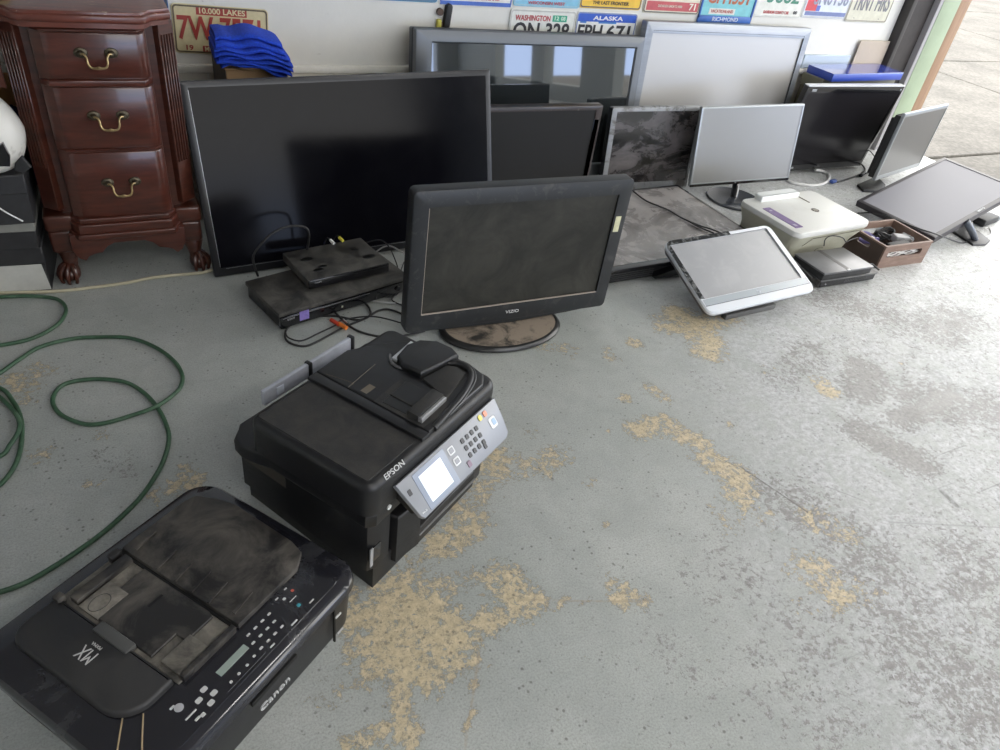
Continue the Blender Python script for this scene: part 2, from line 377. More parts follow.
# unseen fill lights added above and behind the viewer to brighten the room
def fill_lamp(x, y, label):
    t = thing('fill_light', label, 'added fill light', (x, y, 2.6), 0, 'added fill lights')
    MB().box(-.62, .62, -.09, .09, -.05, 0, .01).obj('housing', mat('fill_housing', (.7, .7, .7), .4), t)
    MB().prism(rrect(-.60, .60, -.075, .075, .03), -.075, -.05).obj('diffuser', mat('fill_diffuser', (.9, .9, .9), .5, emit=(1, .98, .94), estr=15), t)
fill_lamp(2.4, -.6, 'unseen added fill light on the ceiling nearer the open door')
fill_lamp(.4, -1.4, 'unseen added fill light on the ceiling behind the viewer')
def make_apron():
    m = bpy.data.materials.new('outdoor_concrete'); m.use_nodes = True; N, L = nodes(m); b = N['Principled BSDF']
    tc = N.new('ShaderNodeTexCoord').outputs['Object']
    n = N.new('ShaderNodeTexNoise'); n.inputs['Scale'].default_value = 1.6; n.inputs['Detail'].default_value = 10; n.inputs['Roughness'].default_value = .72; L.new(tc, n.inputs[0])
    r = N.new('ShaderNodeValToRGB'); e = r.color_ramp.elements; e[0].position = .34; e[0].color = (.080, .076, .068, 1); e[1].position = .62; e[1].color = (.145, .137, .124, 1); L.new(n.outputs[0], r.inputs[0])
    n2 = N.new('ShaderNodeTexNoise'); n2.inputs['Scale'].default_value = 45; n2.inputs['Detail'].default_value = 5; L.new(tc, n2.inputs[0])
    r2 = N.new('ShaderNodeMapRange'); r2.inputs[1].default_value = .35; r2.inputs[2].default_value = .65; r2.inputs[3].default_value = .75; r2.inputs[4].default_value = 1.15; L.new(n2.outputs[0], r2.inputs[0])
    mx = N.new('ShaderNodeMix'); mx.data_type = 'RGBA'; mx.blend_type = 'MULTIPLY'; mx.inputs[0].default_value = 1; L.new(r.outputs[0], mx.inputs[6]); L.new(r2.outputs[0], mx.inputs[7])
    L.new(mx.outputs[2], b.inputs['Base Color']); b.inputs['Roughness'].default_value = .85
    return m
GROUND = make_apron()
w = MB()
g = .012
ys = [-5.5, -4, -1.5, .9, 2.62, 4.75, 7.4, 14]
xs = [4.25, 6.75, 9.6, 14, 20]
for i in range(len(xs)-1):
    for j in range(len(ys)-1):
        w.box(xs[i]+g, xs[i+1]-g, ys[j]+g, ys[j+1]-g, -.10, -.012, .006, 1, Matrix.Rotation(R(0), 4, 'Z'))
w.box(-3, 4.25-g, WY+.13, 14, -.1, -.012)
struct('ground', w, GROUND)
t = thing('street_pole', 'dark pole with a box outside, reflected in the grey television', 'pole', (6.0, -4.4, -.03))
MB().lathe([(.07, 0), (.05, 3.0)], 14).obj('pole', mat('pole_dark', (.10, .11, .13), .6), t)
MB().box(-.35, .0, -.08, .08, 1.3, 1.55, .02).obj('sign_box', mat('pole_dark', (.10, .11, .13), .6), t)
struct('ground_joint', MB().box(4.2, 20, -5.5, 14, -.2, -.035), mat('joint_soil', (.16, .17, .09), .95, var=.4, vscale=9))

# ------------------------------------------------------------------ licence plates on the back wall
PC = {}
def pc(c, r=.45):
    k = ('enamel_%d_%d_%d' % tuple(int(v*255) for v in c), c)
    return mat(k[0], c, r, var=.10, vscale=30)
def sz_b(size): return size*.022
def plate(x, z, bg, label, bands=(), letters=(), w=.305, h=.152, rim=None, off=0, grp='license plates on the back wall', tilt=0):
    """bands: (x0,z0,x1,z1,col) ; letters: (string, cx, cz, size, width, col) in metres from the bottom-left corner"""
    t = thing('license_plate', label, 'license plate', (x, WY-.0035-off, z), 0, grp); t.rotation_euler = (0, R(tilt), 0)
    MB().prism(rrect(0, w, 0, h, .012), -.0015, .0015, .0008, 1, XZ).obj('plate_sheet', pc(bg), t)
    if rim:
        a = rrect(.003, w-.003, .003, h-.003, .011); b = rrect(.008, w-.008, .008, h-.008, .008)
        MB().loft([[(p[0], -.0015, p[1]) for p in a], [(p[0], -.0026, p[1]) for p in a], [(p[0], -.0026, p[1]) for p in b], [(p[0], -.0015, p[1]) for p in b]], False, False).obj('rim', pc(rim), t)
    for (a, b, c, d, col) in bands:
        MB().box(a, c, -.0021, -.0014, b, d).obj('colour_band', pc(col), t)
    for (s, cx, cz, size, wd, col) in letters:
        text(s, size, pc(col), t, T(cx, -.0026, cz) @ XZ, 'lettering', wd, .0006, bold=sz_b(size))
    return t
RED, NAVY, BLKP, WHP = (.36, .05, .04), (.03, .07, .30), (.03, .03, .035), (.74, .74, .70)
plate(.218, .497, (.62, .54, .32), 'cream license plate with maroon letters reading 10,000 LAKES behind blue towel',
      bands=[(.075, .122, .235, .146, RED), (.088, .006, .205, .026, RED)],
      letters=[('10.000 LAKES', .155, .134, .024, .145, (.70, .62, .38)), ('7W 7571', .152, .077, .100, .265, RED), ('19', .045, .018, .022, .022, RED), ('MINNESOTA', .146, .016, .020, .105, (.70, .62, .38))], rim=(.12, .09, .05), tilt=2)
plate(-.089, .516, (.03, .10, .30), 'dark blue license plate half hidden behind the desk', bands=[(.285, .01, .291, .145, (.7, .6, .2))], rim=(.05, .08, .10))
plate(1.455, .524, (.70, .71, .66), 'white license plate with red WASHINGTON and green stickers',
      bands=[(.195, .110, .262, .134, (.05, .36, .22))],
      letters=[('WASHINGTON', .105, .120, .028, .16, (.45, .05, .06)), ('ON 328', .15, .070, .085, .26, BLKP), ('12', .212, .122, .02, .02, (.6, .8, .65)), ('08', .244, .122, .02, .02, (.6, .8, .65))], rim=(.5, .5, .47))
plate(1.763, .526, WHP, 'blue and white ALASKA license plate under the yellow one', bands=[(.006, .114, .298, .146, (.02, .09, .50)), (.11, .108, .20, .116, (.05, .2, .55)), (.02, .108, .05, .116, (.05, .2, .55))],
      letters=[('ALASKA', .155, .128, .022, .15, (.75, .75, .75)), ('FPH', .075, .070, .080, .12, BLKP), ('671', .225, .070, .080, .12, BLKP)], rim=(.2, .25, .4))
plate(.84, .684, (.05, .25, .45), 'blue license plate cut by top edge, left of the white one', rim=(.1, .2, .3))
plate(1.152, .678, (.70, .70, .66), 'white license plate with blue bottom edge in upper row', bands=[(.004, .002, .301, .016, (.06, .14, .50))],
      letters=[("AMERICA'S DAIRYLAND", .15, .028, .018, .2, (.45, .1, .1))], rim=(.06, .14, .50))
plate(1.462, .686, (.22, .50, .66), 'pale blue license plate directly above the WASHINGTON plate', letters=[('WISCONSIN WEST', .15, .014, .015, .17, (.5, .06, .08)), ('14 17 71E', .16, .078, .085, .26, NAVY)], rim=(.3, .5, .6))
plate(1.766, .690, (.78, .50, .05), 'yellow license plate directly above the ALASKA plate', letters=[('THE LAST FRONTIER', .15, .022, .018, .18, (.08, .05, .03)), ('CRK 830', .16, .080, .085, .26, NAVY)], rim=(.15, .12, .1))
plate(2.084, .682, (.66, .63, .50), 'cream license plate with red band and number 71', bands=[(.015, .012, .295, .048, (.50, .09, .10))],
      letters=[('71', .265, .030, .036, .035, (.75, .72, .62)), ('DUE NORTH UNION TO NEBR', .14, .030, .013, .13, (.7, .6, .5)), ('HE 3161', .16, .095, .08, .24, (.04, .22, .12))], rim=(.15, .14, .12))
t = plate(2.396, .672, (.20, .52, .56), 'teal license plate CH4551 in a blue dealer frame', bands=[(.05, .018, .20, .042, (.66, .64, .58)), (.004, .1, .15, .148, (.2, .5, .3)), (.004, .0, .301, .014, (.10, .30, .38))],
      letters=[('CH4551', .15, .088, .082, .24, (.45, .12, .05)), ('VACATIONLAND', .125, .030, .018, .13, (.45, .12, .1))])
f = MB().box(-.006, .311, -.006, .0, -.016, .012, .002).box(-.006, .004, -.006, 0, .0, .158, .002).box(.301, .311, -.006, 0, 0, .158, .002).obj('plate_frame', pc((.04, .13, .42)), t)
text('RICHMOND', .024, pc((.70, .74, .8)), f, T(.152, -.0066, -.002) @ XZ, 'lettering', .15, .0005)
plate(2.708, .689, (.70, .70, .64), 'white license plate with green number 3662', letters=[('3662', .16, .088, .085, .20, (.05, .22, .14)), ('DAVIDSON COUNTY CAR', .14, .020, .018, .16, (.5, .08, .08)), ('00', .262, .022, .02, .024, BLKP)],
      bands=[(.036, .07, .062, .13, (.42, .32, .15))], rim=(.6, .6, .55))
plate(3.014, .694, (.64, .68, .74), 'white license plate with red emblem and blue lower band', bands=[(.02, .010, .30, .028, (.16, .2, .38)), (.015, .03, .085, .09, (.60, .07, .08)), (.085, .03, .11, .055, (.1, .15, .5))],
      letters=[('SN0T36', .17, .086, .085, .23, (.25, .28, .36))], rim=(.5, .5, .5))
plate(3.318, .686, (.60, .58, .46), 'cream license plate TRNT HRS, rightmost of the row', letters=[('TRNT HRS', .152, .088, .11, .26, (.20, .20, .21)), ('.', .06, .022, .02, .006, BLKP), ('.', .24, .022, .02, .006, BLKP)], rim=(.30, .28, .22), off=.002)
plate(-.46, .300, (.30, .15, .05), 'brown plate with letters leaning low behind the desk kneehole', letters=[('UN', .225, .03, .05, .07, (.06, .03, .02))], bands=[(.10, .05, .125, .148, (.12, .06, .02)), (.19, .05, .21, .148, (.36, .2, .08))], rim=(.3, .18, .06), off=.01, grp=None)

# tool handle hung on the wall above the grey television
t = thing('hand_tool', 'black tool handle with yellow stripe hanging on the wall above grey television', 'tool', (1.17, WY, .60))
MB().prism(rrect(-.012, .012, 0, .085, .011), -.012, .012, .004, 2, T(.012, -.014, 0) @ Matrix.Rotation(R(6), 4, 'Y') @ XZ).obj('grip', BLKM, t)
MB().prism(rrect(-.008, .008, -.01, .03, .004), -.008, .008, .002, 2, T(-.016, -.012, .0) @ XZ).obj('yellow_insert', mat('tool_yellow', (.55, .5, .08), .5), t)
MB().lathe([(.013, -.006), (.013, .006)], 16, m=T(-.014, -.010, .055) @ XZ).box(-.02, .014, -.012, -.004, -.03, .02, .003).obj('tool_head', mat('tool_brown', (.10, .06, .04), .6), t)

# ------------------------------------------------------------------ desk
WOOD = mat('mahogany', (.060, .017, .010), .30, spec=.5, coat=.35, var=.42, vscale=9, stretch=(1, 1, 7), dust=(.10, .045, .03), dscale=7, dlo=.62, dhi=.85, drough=.4)
WOODH = mat('mahogany_front', (.068, .018, .011), .28, spec=.5, coat=.4, var=.45, vscale=7, stretch=(1.2, 1, 9), dust=(.12, .06, .04), dscale=9, dlo=.66, dhi=.8, drough=.4)
WOODT = mat('mahogany_top_worn', (.12, .03, .018), .35, coat=.3, var=.4, vscale=9, stretch=(1, 6, 6), dust=(.40, .27, .2), dscale=30, dlo=.60, dhi=.66)
BRASS = mat('brass_aged', (.40, .30, .15), .38, metal=.9, var=.4, vscale=80)
BRASSD = mat('brass_dark', (.09, .075, .05), .45, metal=.8, var=.4, vscale=120)
DX, DY = -.022, 2.15
desk = thing('writing_desk', 'antique mahogany pedestal desk with brass bail handles and claw feet', 'desk', (DX, DY, 0))
def serp(x0, x1, y0, y1, bump, n=14):
    return [(x0, y1), (x0, y0)]+[(x0+(x1-x0)*i/n, y0-bump*(math.sin(PI*i/n))**.35) for i in range(1, n)]+[(x1, y0), (x1, y1)]
# carcass: block with canted corners
def canted(x0, x1, y0, y1, c): return [(x0, y1), (x0, y0+c), (x0+c, y0), (x1-c, y0), (x1, y0+c), (x1, y1)]
MB().prism(canted(-.190, .190, .04, .52, .035), .215, .722).obj('carcass', WOOD, desk)
for s in (-1, 1):            # fluted canted pilasters
    w = MB(); cx = s*.172; M_ = T(cx, .052, 0) @ Matrix.Rotation(s*R(42), 4, 'Z')
    w.box(-.026, .026, -.012, .010, .225, .722, .002, 1, M_)
    for k in range(5): w.box(-.020+k*.0092, -.0155+k*.0092, -.0165, -.010, .35, .69, .0015, 1, M_)
    w.obj('pilaster', WOOD, desk)
def handle(parent, z, x=0, sc=1):
    h = None
    w = MB()
    pts = [(-.034, -.014, 0), (-.028, -.020, .002), (-.023, -.024, -.006), (-.022, -.027, -.018), (-.017, -.029, -.027), (-.007, -.030, -.029), (0, -.031, -.028), (.007, -.030, -.029), (.017, -.029, -.027), (.022, -.027, -.018), (.023, -.024, -.006), (.028, -.020, .002), (.034, -.014, 0)]
    w.tube([(x+a, BY+b, z+c) for a, b, c in pts], .0028, 8, taper=lambda u: 1+.55*math.exp(-((u-.5)/.07)**2))
    h = w.obj('bail_handle', BRASS, parent)
    for s in (-1, 1):
        MB().lathe([(.013, 0), (.012, .003), (.007, .005), (.006, .011), (.0045, .014), (.0, .015)], 14, m=T(x+s*.034, BY, z) @ Matrix.Rotation(PI/2, 4, 'X') @ Matrix.Scale(1.25, 4, (1, 0, 0))).obj('escutcheon', BRASSD, h)
BY = 0
def dfront(x0, x1, z0, z1, bulge=.030):
    """drawer front: flat centre with strongly rounded ends, standing proud of the case"""
    prof = [(x0, .045), (x0+.001, .02), (x0+.006, .006), (x0+.016, -.004), (x0+.030, -.008), (x1-.030, -.008), (x1-.016, -.004), (x1-.006, .006), (x1-.001, .02), (x1, .045)]
    return MB().prism(prof, z0, z1, .004, 2, bevbot=True)
BY = -.008
MB().prism([(-.131, .05), (-.128, .012), (-.105, -.004), (.105, -.004), (.128, .012), (.131, .05)], .215, .722).obj('drawer_case', WOOD, desk)
for z0, z1 in ((.590, .700), (.405, .574), (.218, .398)):
    pass
rows = [(.592, .700), (.412, .570), (.216, .400)]
for (z0, z1) in rows:
    d = dfront(-.120, .130, z0, z1).obj('drawer', WOODH, desk)
    handle(d, z0+(z1-z0)*.5+.008, .008)
def mould(z0, z1, out, name='moulding', x=.128, m=WOODH):
    prof = []
    return MB().prism([(-x-out, .05), (-x-out+.002, .012), (-x+.022-out, -.010-out), (x-.022+out, -.010-out), (x+out-.002, .012), (x+out, .05)], z0, z1, .005, 3, bevbot=True).obj(name, m, desk)
mould(.701, .711, .002); mould(.572, .590, .003); mould(.404, .411, .001)
mould(.200, .217, .008); mould(.172, .201, .014, 'base_moulding'); mould(.156, .174, .020, 'base_moulding')
for s in (-1, 1):            # plinth blocks above the feet, at the corners
    MB().prism(rrect(s*.168-.038, s*.168+.038, .015, .095, .012), .168, .216, .008, 3, bevbot=True).prism(rrect(s*.168-.034, s*.168+.034, .018, .09, .012), .100, .169, .01, 3, bevbot=True).obj('corner_block', WOOD, desk)
# scalloped apron
pts = [(-.150, .168), (-.150, .12), (-.138, .095), (-.122, .085), (-.112, .098), (-.098, .104), (-.075, .108), (-.060, .125), (-.040, .135), (.040, .135), (.060, .125), (.075, .108), (.098, .104), (.112, .098), (.122, .085), (.138, .095), (.150, .12), (.150, .168)]
MB().prism(pts, -.012, .012, .003, 2, T(0, .0, 0) @ XZ).obj('apron', WOODH, desk)
def foot(x, y, f):
    w = MB()
    M_ = T(x, y, 0) @ Matrix.Rotation(f, 4, 'Z')
    # cabriole leg flaring into a paw over a ball
    rings = []
    for z, r, dy in ((.13, .030, .02), (.11, .033, .01), (.09, .030, -.002), (.065, .021, -.006), (.045, .019, -.010), (.03, .024, -.014)):
        rings.append([(r*math.cos(2*PI*i/16), r*1.0*math.sin(2*PI*i/16)+dy, z) for i in range(16)])
    q = MB().loft(rings); w.merge(q.b, M_)
    q = bmesh.new(); bmesh.ops.create_uvsphere(q, u_segments=16, v_segments=10, radius=.024); bmesh.ops.scale(q, vec=(1.1, 1.1, .95), verts=q.verts); bmesh.ops.translate(q, vec=(0, -.018, .0225), verts=q.verts); w.merge(q, M_)
    for a in (-60, -20, 20, 60):      # talons
        a = R(a); dx, dy = math.sin(a), -math.cos(a)
        q = MB().tube([(dx*.010, dy*.010-.014, .055), (dx*.023, dy*.023-.016, .046), (dx*.031, dy*.031-.018, .028), (dx*.031, dy*.031-.018, .010), (dx*.027, dy*.027-.018, .002)], .0065, 8, taper=lambda u: 1.15-.5*u); w.merge(q.b, M_)
    return w.obj('claw_foot', WOOD, desk)
foot(-.162, .055, R(-35)); foot(.172, .055, R(35)); foot(-.165, .46, R(-145)); foot(.165, .46, R(145))
# top with moulded edge, break-front over the pedestal, running left over the kneehole
top = [(-1.25, .54), (-1.25, -.02), (-.30, -.02), (-.235, .0), (-.20, .018), (-.170, .0), (-.158, -.025), (-.140, -.038), (.118, -.038), (.136, -.025), (.148, .0), (.180, .018), (.195, .03), (.195, .54)]
MB().prism(top, .728, .748, .006, 3, bevbot=True).prism([(x*1.0+(.006 if x < 0 else -.006), y+.008) for x, y in top], .716, .731).prism([(x+(.004 if x < 0 else -.004), y+.004) for x, y in top], .7475, .755, .003, 2).obj('desk_top', WOODT, desk)
MB().prism([(-1.2, .63), (-.75, .65), (-.5, .64), (-.30, .60), (-.24, .57), (-.205, .56), (-.205, .714), (-1.2, .714)], -.010, .010, .003, 2, T(0, .03, 0) @ XZ).obj('kneehole_apron', WOOD, desk)
MB().box(-1.22, -.205, .04, .50, .64, .714, .002).obj('centre_drawer', WOODH, desk)
MB().prism(canted(-1.2, -.84, .04, .52, .035), .02, .714).obj('far_pedestal', WOOD, desk)

# small things on the desk top
t = thing('tape_roll', 'black roll with yellow edge lying on the desk top at left', 'tape roll', (-.235, 2.24, .7555))
MB().lathe([(.05, 0), (.052, .004), (.052, .026), (.05, .03), (.02, .03), (.02, .0)], 28).obj('roll', mat('tape_black', (.02, .02, .018), .5), t)
MB().lathe([(.0535, .012), (.0535, .022), (.0522, .022), (.0522, .012)], 28, cap=False).obj('yellow_edge', mat('tape_yellow', (.62, .55, .12), .5), t)

# things under and left of the desk
def cloth(name, label, cat, loc, sx, sy, h, m, seed=0, rz=0):
    t = bmesh.new(); bmesh.ops.create_icosphere(t, subdivisions=4, radius=1)
    for v in t.verts:
        n = noise.noise(v.co*1.6+Vector((seed, 0, 0)))*.35+noise.noise(v.co*4+Vector((seed, 3, 0)))*.14
        v.co *= 1+n
        v.co = Vector((v.co.x*sx, v.co.y*sy, max(v.co.z, -.75)*h+.75*h))
    w = MB(); w.merge(t); o = w.obj(name, m, None, 80); o.location = loc; o.rotation_euler = (0, 0, rz); return tag(o, label, cat)
cloth('navy_cloth', 'crumpled navy blue cloth in the kneehole beside the boxes', 'cloth', (-.285, 2.59, 0), .075, .06, .24, mat('navy_cloth', (.008, .014, .055), .9, var=.5, vscale=14), 2)
NS = mat('dark_cloth', (.012, .014, .02), .85, var=.6, vscale=16)
cloth('dark_cloth_bundle', 'dark bundle lying in the shadow under the desk drawers', 'cloth', (.02, 2.53, 0), .13, .08, .055, NS, 7)
BXK = mat('shoebox_black', (.022, .022, .024), .55, var=.3, vscale=20)
BXW = mat('shoebox_white', (.50, .50, .47), .6, var=.1, vscale=20)
BXG = mat('shoebox_grey', (.22, .22, .20), .6, var=.1, vscale=20)
def shoebox(label, x, z0, z1, lidm, bodym, rz=0, y=2.15, extra=None, d=.24):
    t = thing('shoe_box', label, 'box', (x, y, z0), rz, 'shoe boxes stacked beside the desk')
    h = z1-z0
    MB().box(-.40, -.003, .004, d, 0, h-.002, .002, 1).obj('box_body', bodym, t)
    MB().box(-.403, 0, 0, d+.003, h*.62, h, .003, 1).obj('lid', lidm, t)
    if extra: extra(t, h)
    return t
def ex1(t, h):
    MB().prism([(-.18, .004), (-.155, h*.55), (-.135, h*.62), (-.012, h*.62), (-.004, .004)], 0, .0015, m=T(0, .0035, 0) @ XZ).obj('white_print', BXW, t)
    MB().prism([(-.40, h*.2), (-.30, h*.85), (-.275, h*.85), (-.36, h*.2)], 0, .002, m=T(0, .0, 0) @ XZ).obj('grey_print', BXG, t)
shoebox('bottom shoe box, black lid over a white printed front', -.245, 0, .140, BXK, BXK, R(-4), 2.14, ex1)
def ex2(t, h):
    MB().box(-.40, -.006, -.002, .0, h*.60, h*.97).obj('grey_band', BXG, t)
shoebox('middle box of the stack with a grey lid band', -.246, .1405, .225, BXG, BXK, R(-3), 2.13, None)
def ex3(t, h):
    MB().tube([(-.115, -.001, h*.98), (-.10, -.001, h*.7), (-.07, -.001, h*.35), (-.03, -.001, .01)], .0022, 6).obj('white_stripe', WHT, t)
shoebox('topmost black box with a thin white curved stripe', -.236, .2255, .362, BXK, BXK, R(0), 2.11, ex3, .26)
# white shell with dark vent standing on the boxes
t = thing('helmet', 'white helmet with dark vent lying on the topmost black box', 'helmet', (-.290, 2.178, .3625), R(-6))
b = bmesh.new(); bmesh.ops.create_uvsphere(b, u_segments=32, v_segments=20, radius=1)
for v in b.verts:
    x, y, z = v.co
    v.co = Vector((x*.078*(1-.28*max(z, 0)), y*.080*(1-.2*z), max(z, -.78)*.108+.0843+.012*x))
w = MB(); w.merge(b); w.obj('shell', mat('helmet_white', (.70, .68, .62), .35, dust=(.3, .28, .24), dscale=14, dlo=.55, dhi=.7), t)
MB().prism([(-.055, .05), (-.045, .075), (.0, .088), (.024, .106), (.030, .07), (.024, .044), (-.03, .046)], 0, .012, .002, 1, T(.020, -.078, -.008) @ Matrix.Rotation(R(6), 4, 'X') @ XZ).obj('vent', BLKG, t)
MB().tube([(.004+.026*math.cos(a), -.066+.014*math.sin(a), .142+.024*math.sin(a)) for a in [2*PI*i/14 for i in range(15)]], .005, 8).obj('ring', mat('ring_grey', (.45, .44, .42), .4), t)
MB().prism([(.055, .03), (.075, .05), (.09, .02), (.07, .005), (.05, .012)], 0, .01, .002, 1, T(-.006, -.055, .0) @ XZ).obj('side_clip', BLKM, t)

# towel on its cardboard box
t = thing('cardboard_box', 'tan cardboard box under the folded blue towel', 'box', (.378, 2.585, 0), R(2))
CB = mat('cardboard', (.42, .27, .14), .8, var=.12, vscale=8)
MB().box(-.045, .115, -.10, .13, 0, .520, .004, 1).obj('box_body', CB, t)
MB().box(-.047, .117, -.102, .03, .518, .524, .001, 1).box(-.047, .117, .034, .132, .518, .524, .001, 1).obj('flap', CB, t)
MB().box(-.0465, -.045, -.1, .13, .0, .515).obj('left_side_sheet', mat('side_dark', (.06, .05, .04), .5), t)  # thin dark sheet covering the left side of the box
TW = mat('towel_blue', (.010, .055, .50), .95, var=.35, vscale=160, bump=1, bscale=500)
w = MB()
def fold(z, x0, x1, y0, y1, th, seed):
    """a cloth layer with a rounded folded edge at the front and wavy surface"""
    n, k = 34, 10
    rings = []
    for i in range(n+1):
        u = i/n; x = x0+(x1-x0)*u; r = []
        wob = .005*math.sin(u*5+seed)+.003*math.sin(u*13+seed*2)
        sag = -.03*max(0, u-.62)**1.3*3-.012*max(0, .12-u)*6
        yy0 = y0+.006*math.sin(u*7+seed*3)
        for j in range(2*k):
            a = j/(2*k)*2*PI
            cy = (y0+y1)/2; hy = (y1-yy0)/2
            sg = 1 if math.cos(a) >= 0 else -1
            r.append((x, cy+sg*hy*abs(math.cos(a))**.35, z+wob+sag+th/2*math.sin(a)*(1+.1*math.sin(9*u+seed))))
        rings.append(r)
    w.loft(rings)
fold(.536, -.085, .115, -.12, .02, .014, .3); fold(.547, -.10, .125, -.128, .03, .014, 1.1); fold(.559, -.092, .13, -.124, .03, .014, 2.0); fold(.572, -.105, .128, -.13, .03, .014, 2.5); fold(.586, -.105, .12, -.125, .04, .016, 3.1)
fold(.600, -.10, .105, -.115, .05, .022, 3.6); fold(.618, -.098, .10, -.10, .05, .02, 3.9)
o = w.obj('towel', TW, None, 60); o.location = (.382, 2.56, .001); o.rotation_euler = (0, R(3), R(-2))
tag(o, 'bright blue folded towel lying on the cardboard box against the wall', 'towel')

# ------------------------------------------------------------------ screens
def smat(name, col=(.012, .012, .013), rough=.25, spec=.5, dust=None, dscale=6, dlo=.5, dhi=.75, coat=0):
    return mat(name, col, rough, spec=spec, dust=dust, dscale=dscale, dlo=dlo, dhi=dhi, drough=max(rough, .22), coat=coat)
def ring_xz(x0, x1, z0, z1, r, y, n=5): return [(p[0], y, p[1]) for p in rrect(x0, x1, z0, z1, r, n)]
def screen_body(t, W, H, bz, d, mf, ms, r=.008, lip=.004, rec=.006, bulge=None, names=('bezel', 'screen'), cham=.0):
    """t's local frame: x right, z up from the lower edge, y back.  bz = left,right,top,bottom"""
    l, rr, tp, bt = bz; x0, x1 = -W/2, W/2
    e = lip
    rings = [ring_xz(x0+l, x1-rr, bt, H-tp, .001, rec), ring_xz(x0+l-cham, x1-rr+cham, bt-cham, H-tp+cham, .001, 0 if not cham else .0)]
    rings += [ring_xz(x0+e, x1-e, e, H-e, max(r-e, .001), 0), ring_xz(x0+e*.3, x1-e*.3, e*.3, H-e*.3, max(r-e*.3, .001), e*.3), ring_xz(x0, x1, 0, H, r, e), ring_xz(x0, x1, 0, H, r, d-e), ring_xz(x0+e, x1-e, e, H-e, max(r-e, .001), d)]
    MB().loft(rings, False, True).obj(names[0], mf, t)
    MB().box(x0+l-.001, x1-rr+.001, rec, rec+.003, bt-.001, H-tp+.001).obj(names[1], ms, t)
    if bulge:
        a, b, c, e_, dd = bulge     # x0,x1,z0,z1,depth
        MB().loft([ring_xz(a, b, c, e_, .02, d-.001), ring_xz(a+.004, b-.004, c+.004, e_-.004, .02, d+dd*.6), ring_xz(a+.03, b-.03, c+.03, e_-.03, .02, d+dd)], True, True).obj('back_housing', BLKM, t)
def pose(cx, cy, cz, yaw, tilt, roll, H):
    """matrix for a frame whose origin is the middle of the lower edge, given the centre of the front face"""
    Mx = Matrix.Rotation(R(yaw), 4, 'Z') @ Matrix.Rotation(R(tilt), 4, 'X') @ Matrix.Rotation(R(roll), 4, 'Y')
    return T(cx, cy, cz) @ Mx @ T(0, 0, -H/2)

# big black television leaning back beside the desk
H = .569
t = thing('television', 'largest black flat television leaning beside the desk', 'television', M=pose(.681, 2.207, CAMZ-.932, 3.1, -14.4, -1.1, H))
screen_body(t, .995, H, (.022, .018, .018, .026), .016, mat('bigtv_bezel', (.007, .007, .009), .3), smat('bigtv_screen', (.004, .004, .006), .13, .09, dust=(.010, .010, .012), dscale=5, dlo=.45, dhi=.95), r=.004, lip=.002, rec=.001, bulge=(-.40, .40, .04, .40, .035))
CH = mat('chrome_trim', (.40, .42, .44), .3, metal=.6)
MB().box(.4945, .4965, .004, .020, .01, .56).obj('side_trim', CH, t)
MB().box(-.46, .46, -.0006, .0002, .0228, .0236).box(-.4762, -.4755, -.0006, .0002, .03, .545).obj('inner_line', CH, t)

# grey plasma television leaning on the wall
H = .618
t = thing('television', 'grey framed television with bright window reflections, left of two against the wall', 'television', M=pose(1.535, 2.606, .308, 1.0, -6.5, 0.6, H))
GM = mat('plasma_grey', (.13, .14, .15), .35, metal=.35, spec=.5)
screen_body(t, 1.035, H, (.068, .042, .046, .10), .06, GM, mat('plasma_glass', (.018, .022, .024), .03, spec=1, ior=1.75), r=.006, lip=.005, rec=.008, cham=.006)
MB().box(-.43, .40, .058, .09, .05, .55, .01).obj('back_housing', BLKM, t)
MB().loft([ring_xz(-.5175, .5175, .002, H-.002, .006, .028), ring_xz(-.521, .521, -.001, H+.0015, .006, .032), ring_xz(-.521, .521, -.001, H+.0015, .006, .056)], False, False).obj('rear_shell', mat('plasma_dark', (.035, .04, .045), .4), t)

# silver television against the wall
H = .664
t = thing('television', 'silver framed television with pale screen, right of two against the wall', 'television', M=pose(2.565, 2.665, .331, 0.6, -4.5, .4, H))
SV = mat('silver_bezel', (.29, .31, .34), .30, metal=.3, var=.12, vscale=6, stretch=(1, 1, 8))
screen_body(t, .985, H, (.038, .040, .046, .11), .045, SV, mat('silver_screen_sheen', (.42, .41, .395), .32, spec=.9, ior=1.8), r=.006, lip=.006, rec=.006)  # pale screen colour stands in for reflected daylight
MB().box(.4525, .4545, -.0008, .004, .11, .63).box(-.454, .4545, -.0008, .004, .628, .6295).obj('inner_line', BLK, t)
MB().box(-.40, .40, .044, .066, .05, .55, .01).obj('back_housing', BLKM, t)

# dark television between the big one and the dusty one
H = .385
t = thing('television', 'small dark television standing between the largest television and the dusty monitor', 'television', M=pose(1.452, 2.400, .2205, 0, 0, 0, H))
screen_body(t, .562, H, (.022, .030, .018, .04), .04, mat('maroon_black', (.022, .014, .014), .3, coat=.3, dust=(.20, .17, .16), dscale=50, dlo=.6, dhi=.8), smat('dark_screen', (.016, .016, .016), .45, .25), r=.004, rec=.003, bulge=(-.2, .2, .05, .3, .03))
MB().box(.250, .272, .0, -.003+.004, .02, .33, .0006).obj('speaker_strip', BLKG, t)
MB().lathe([(.11, -.028), (.11, -.022), (.05, -.016), (.03, .02)], 32, c=(0, .03), sy=.6).obj('stand', BLK, t)

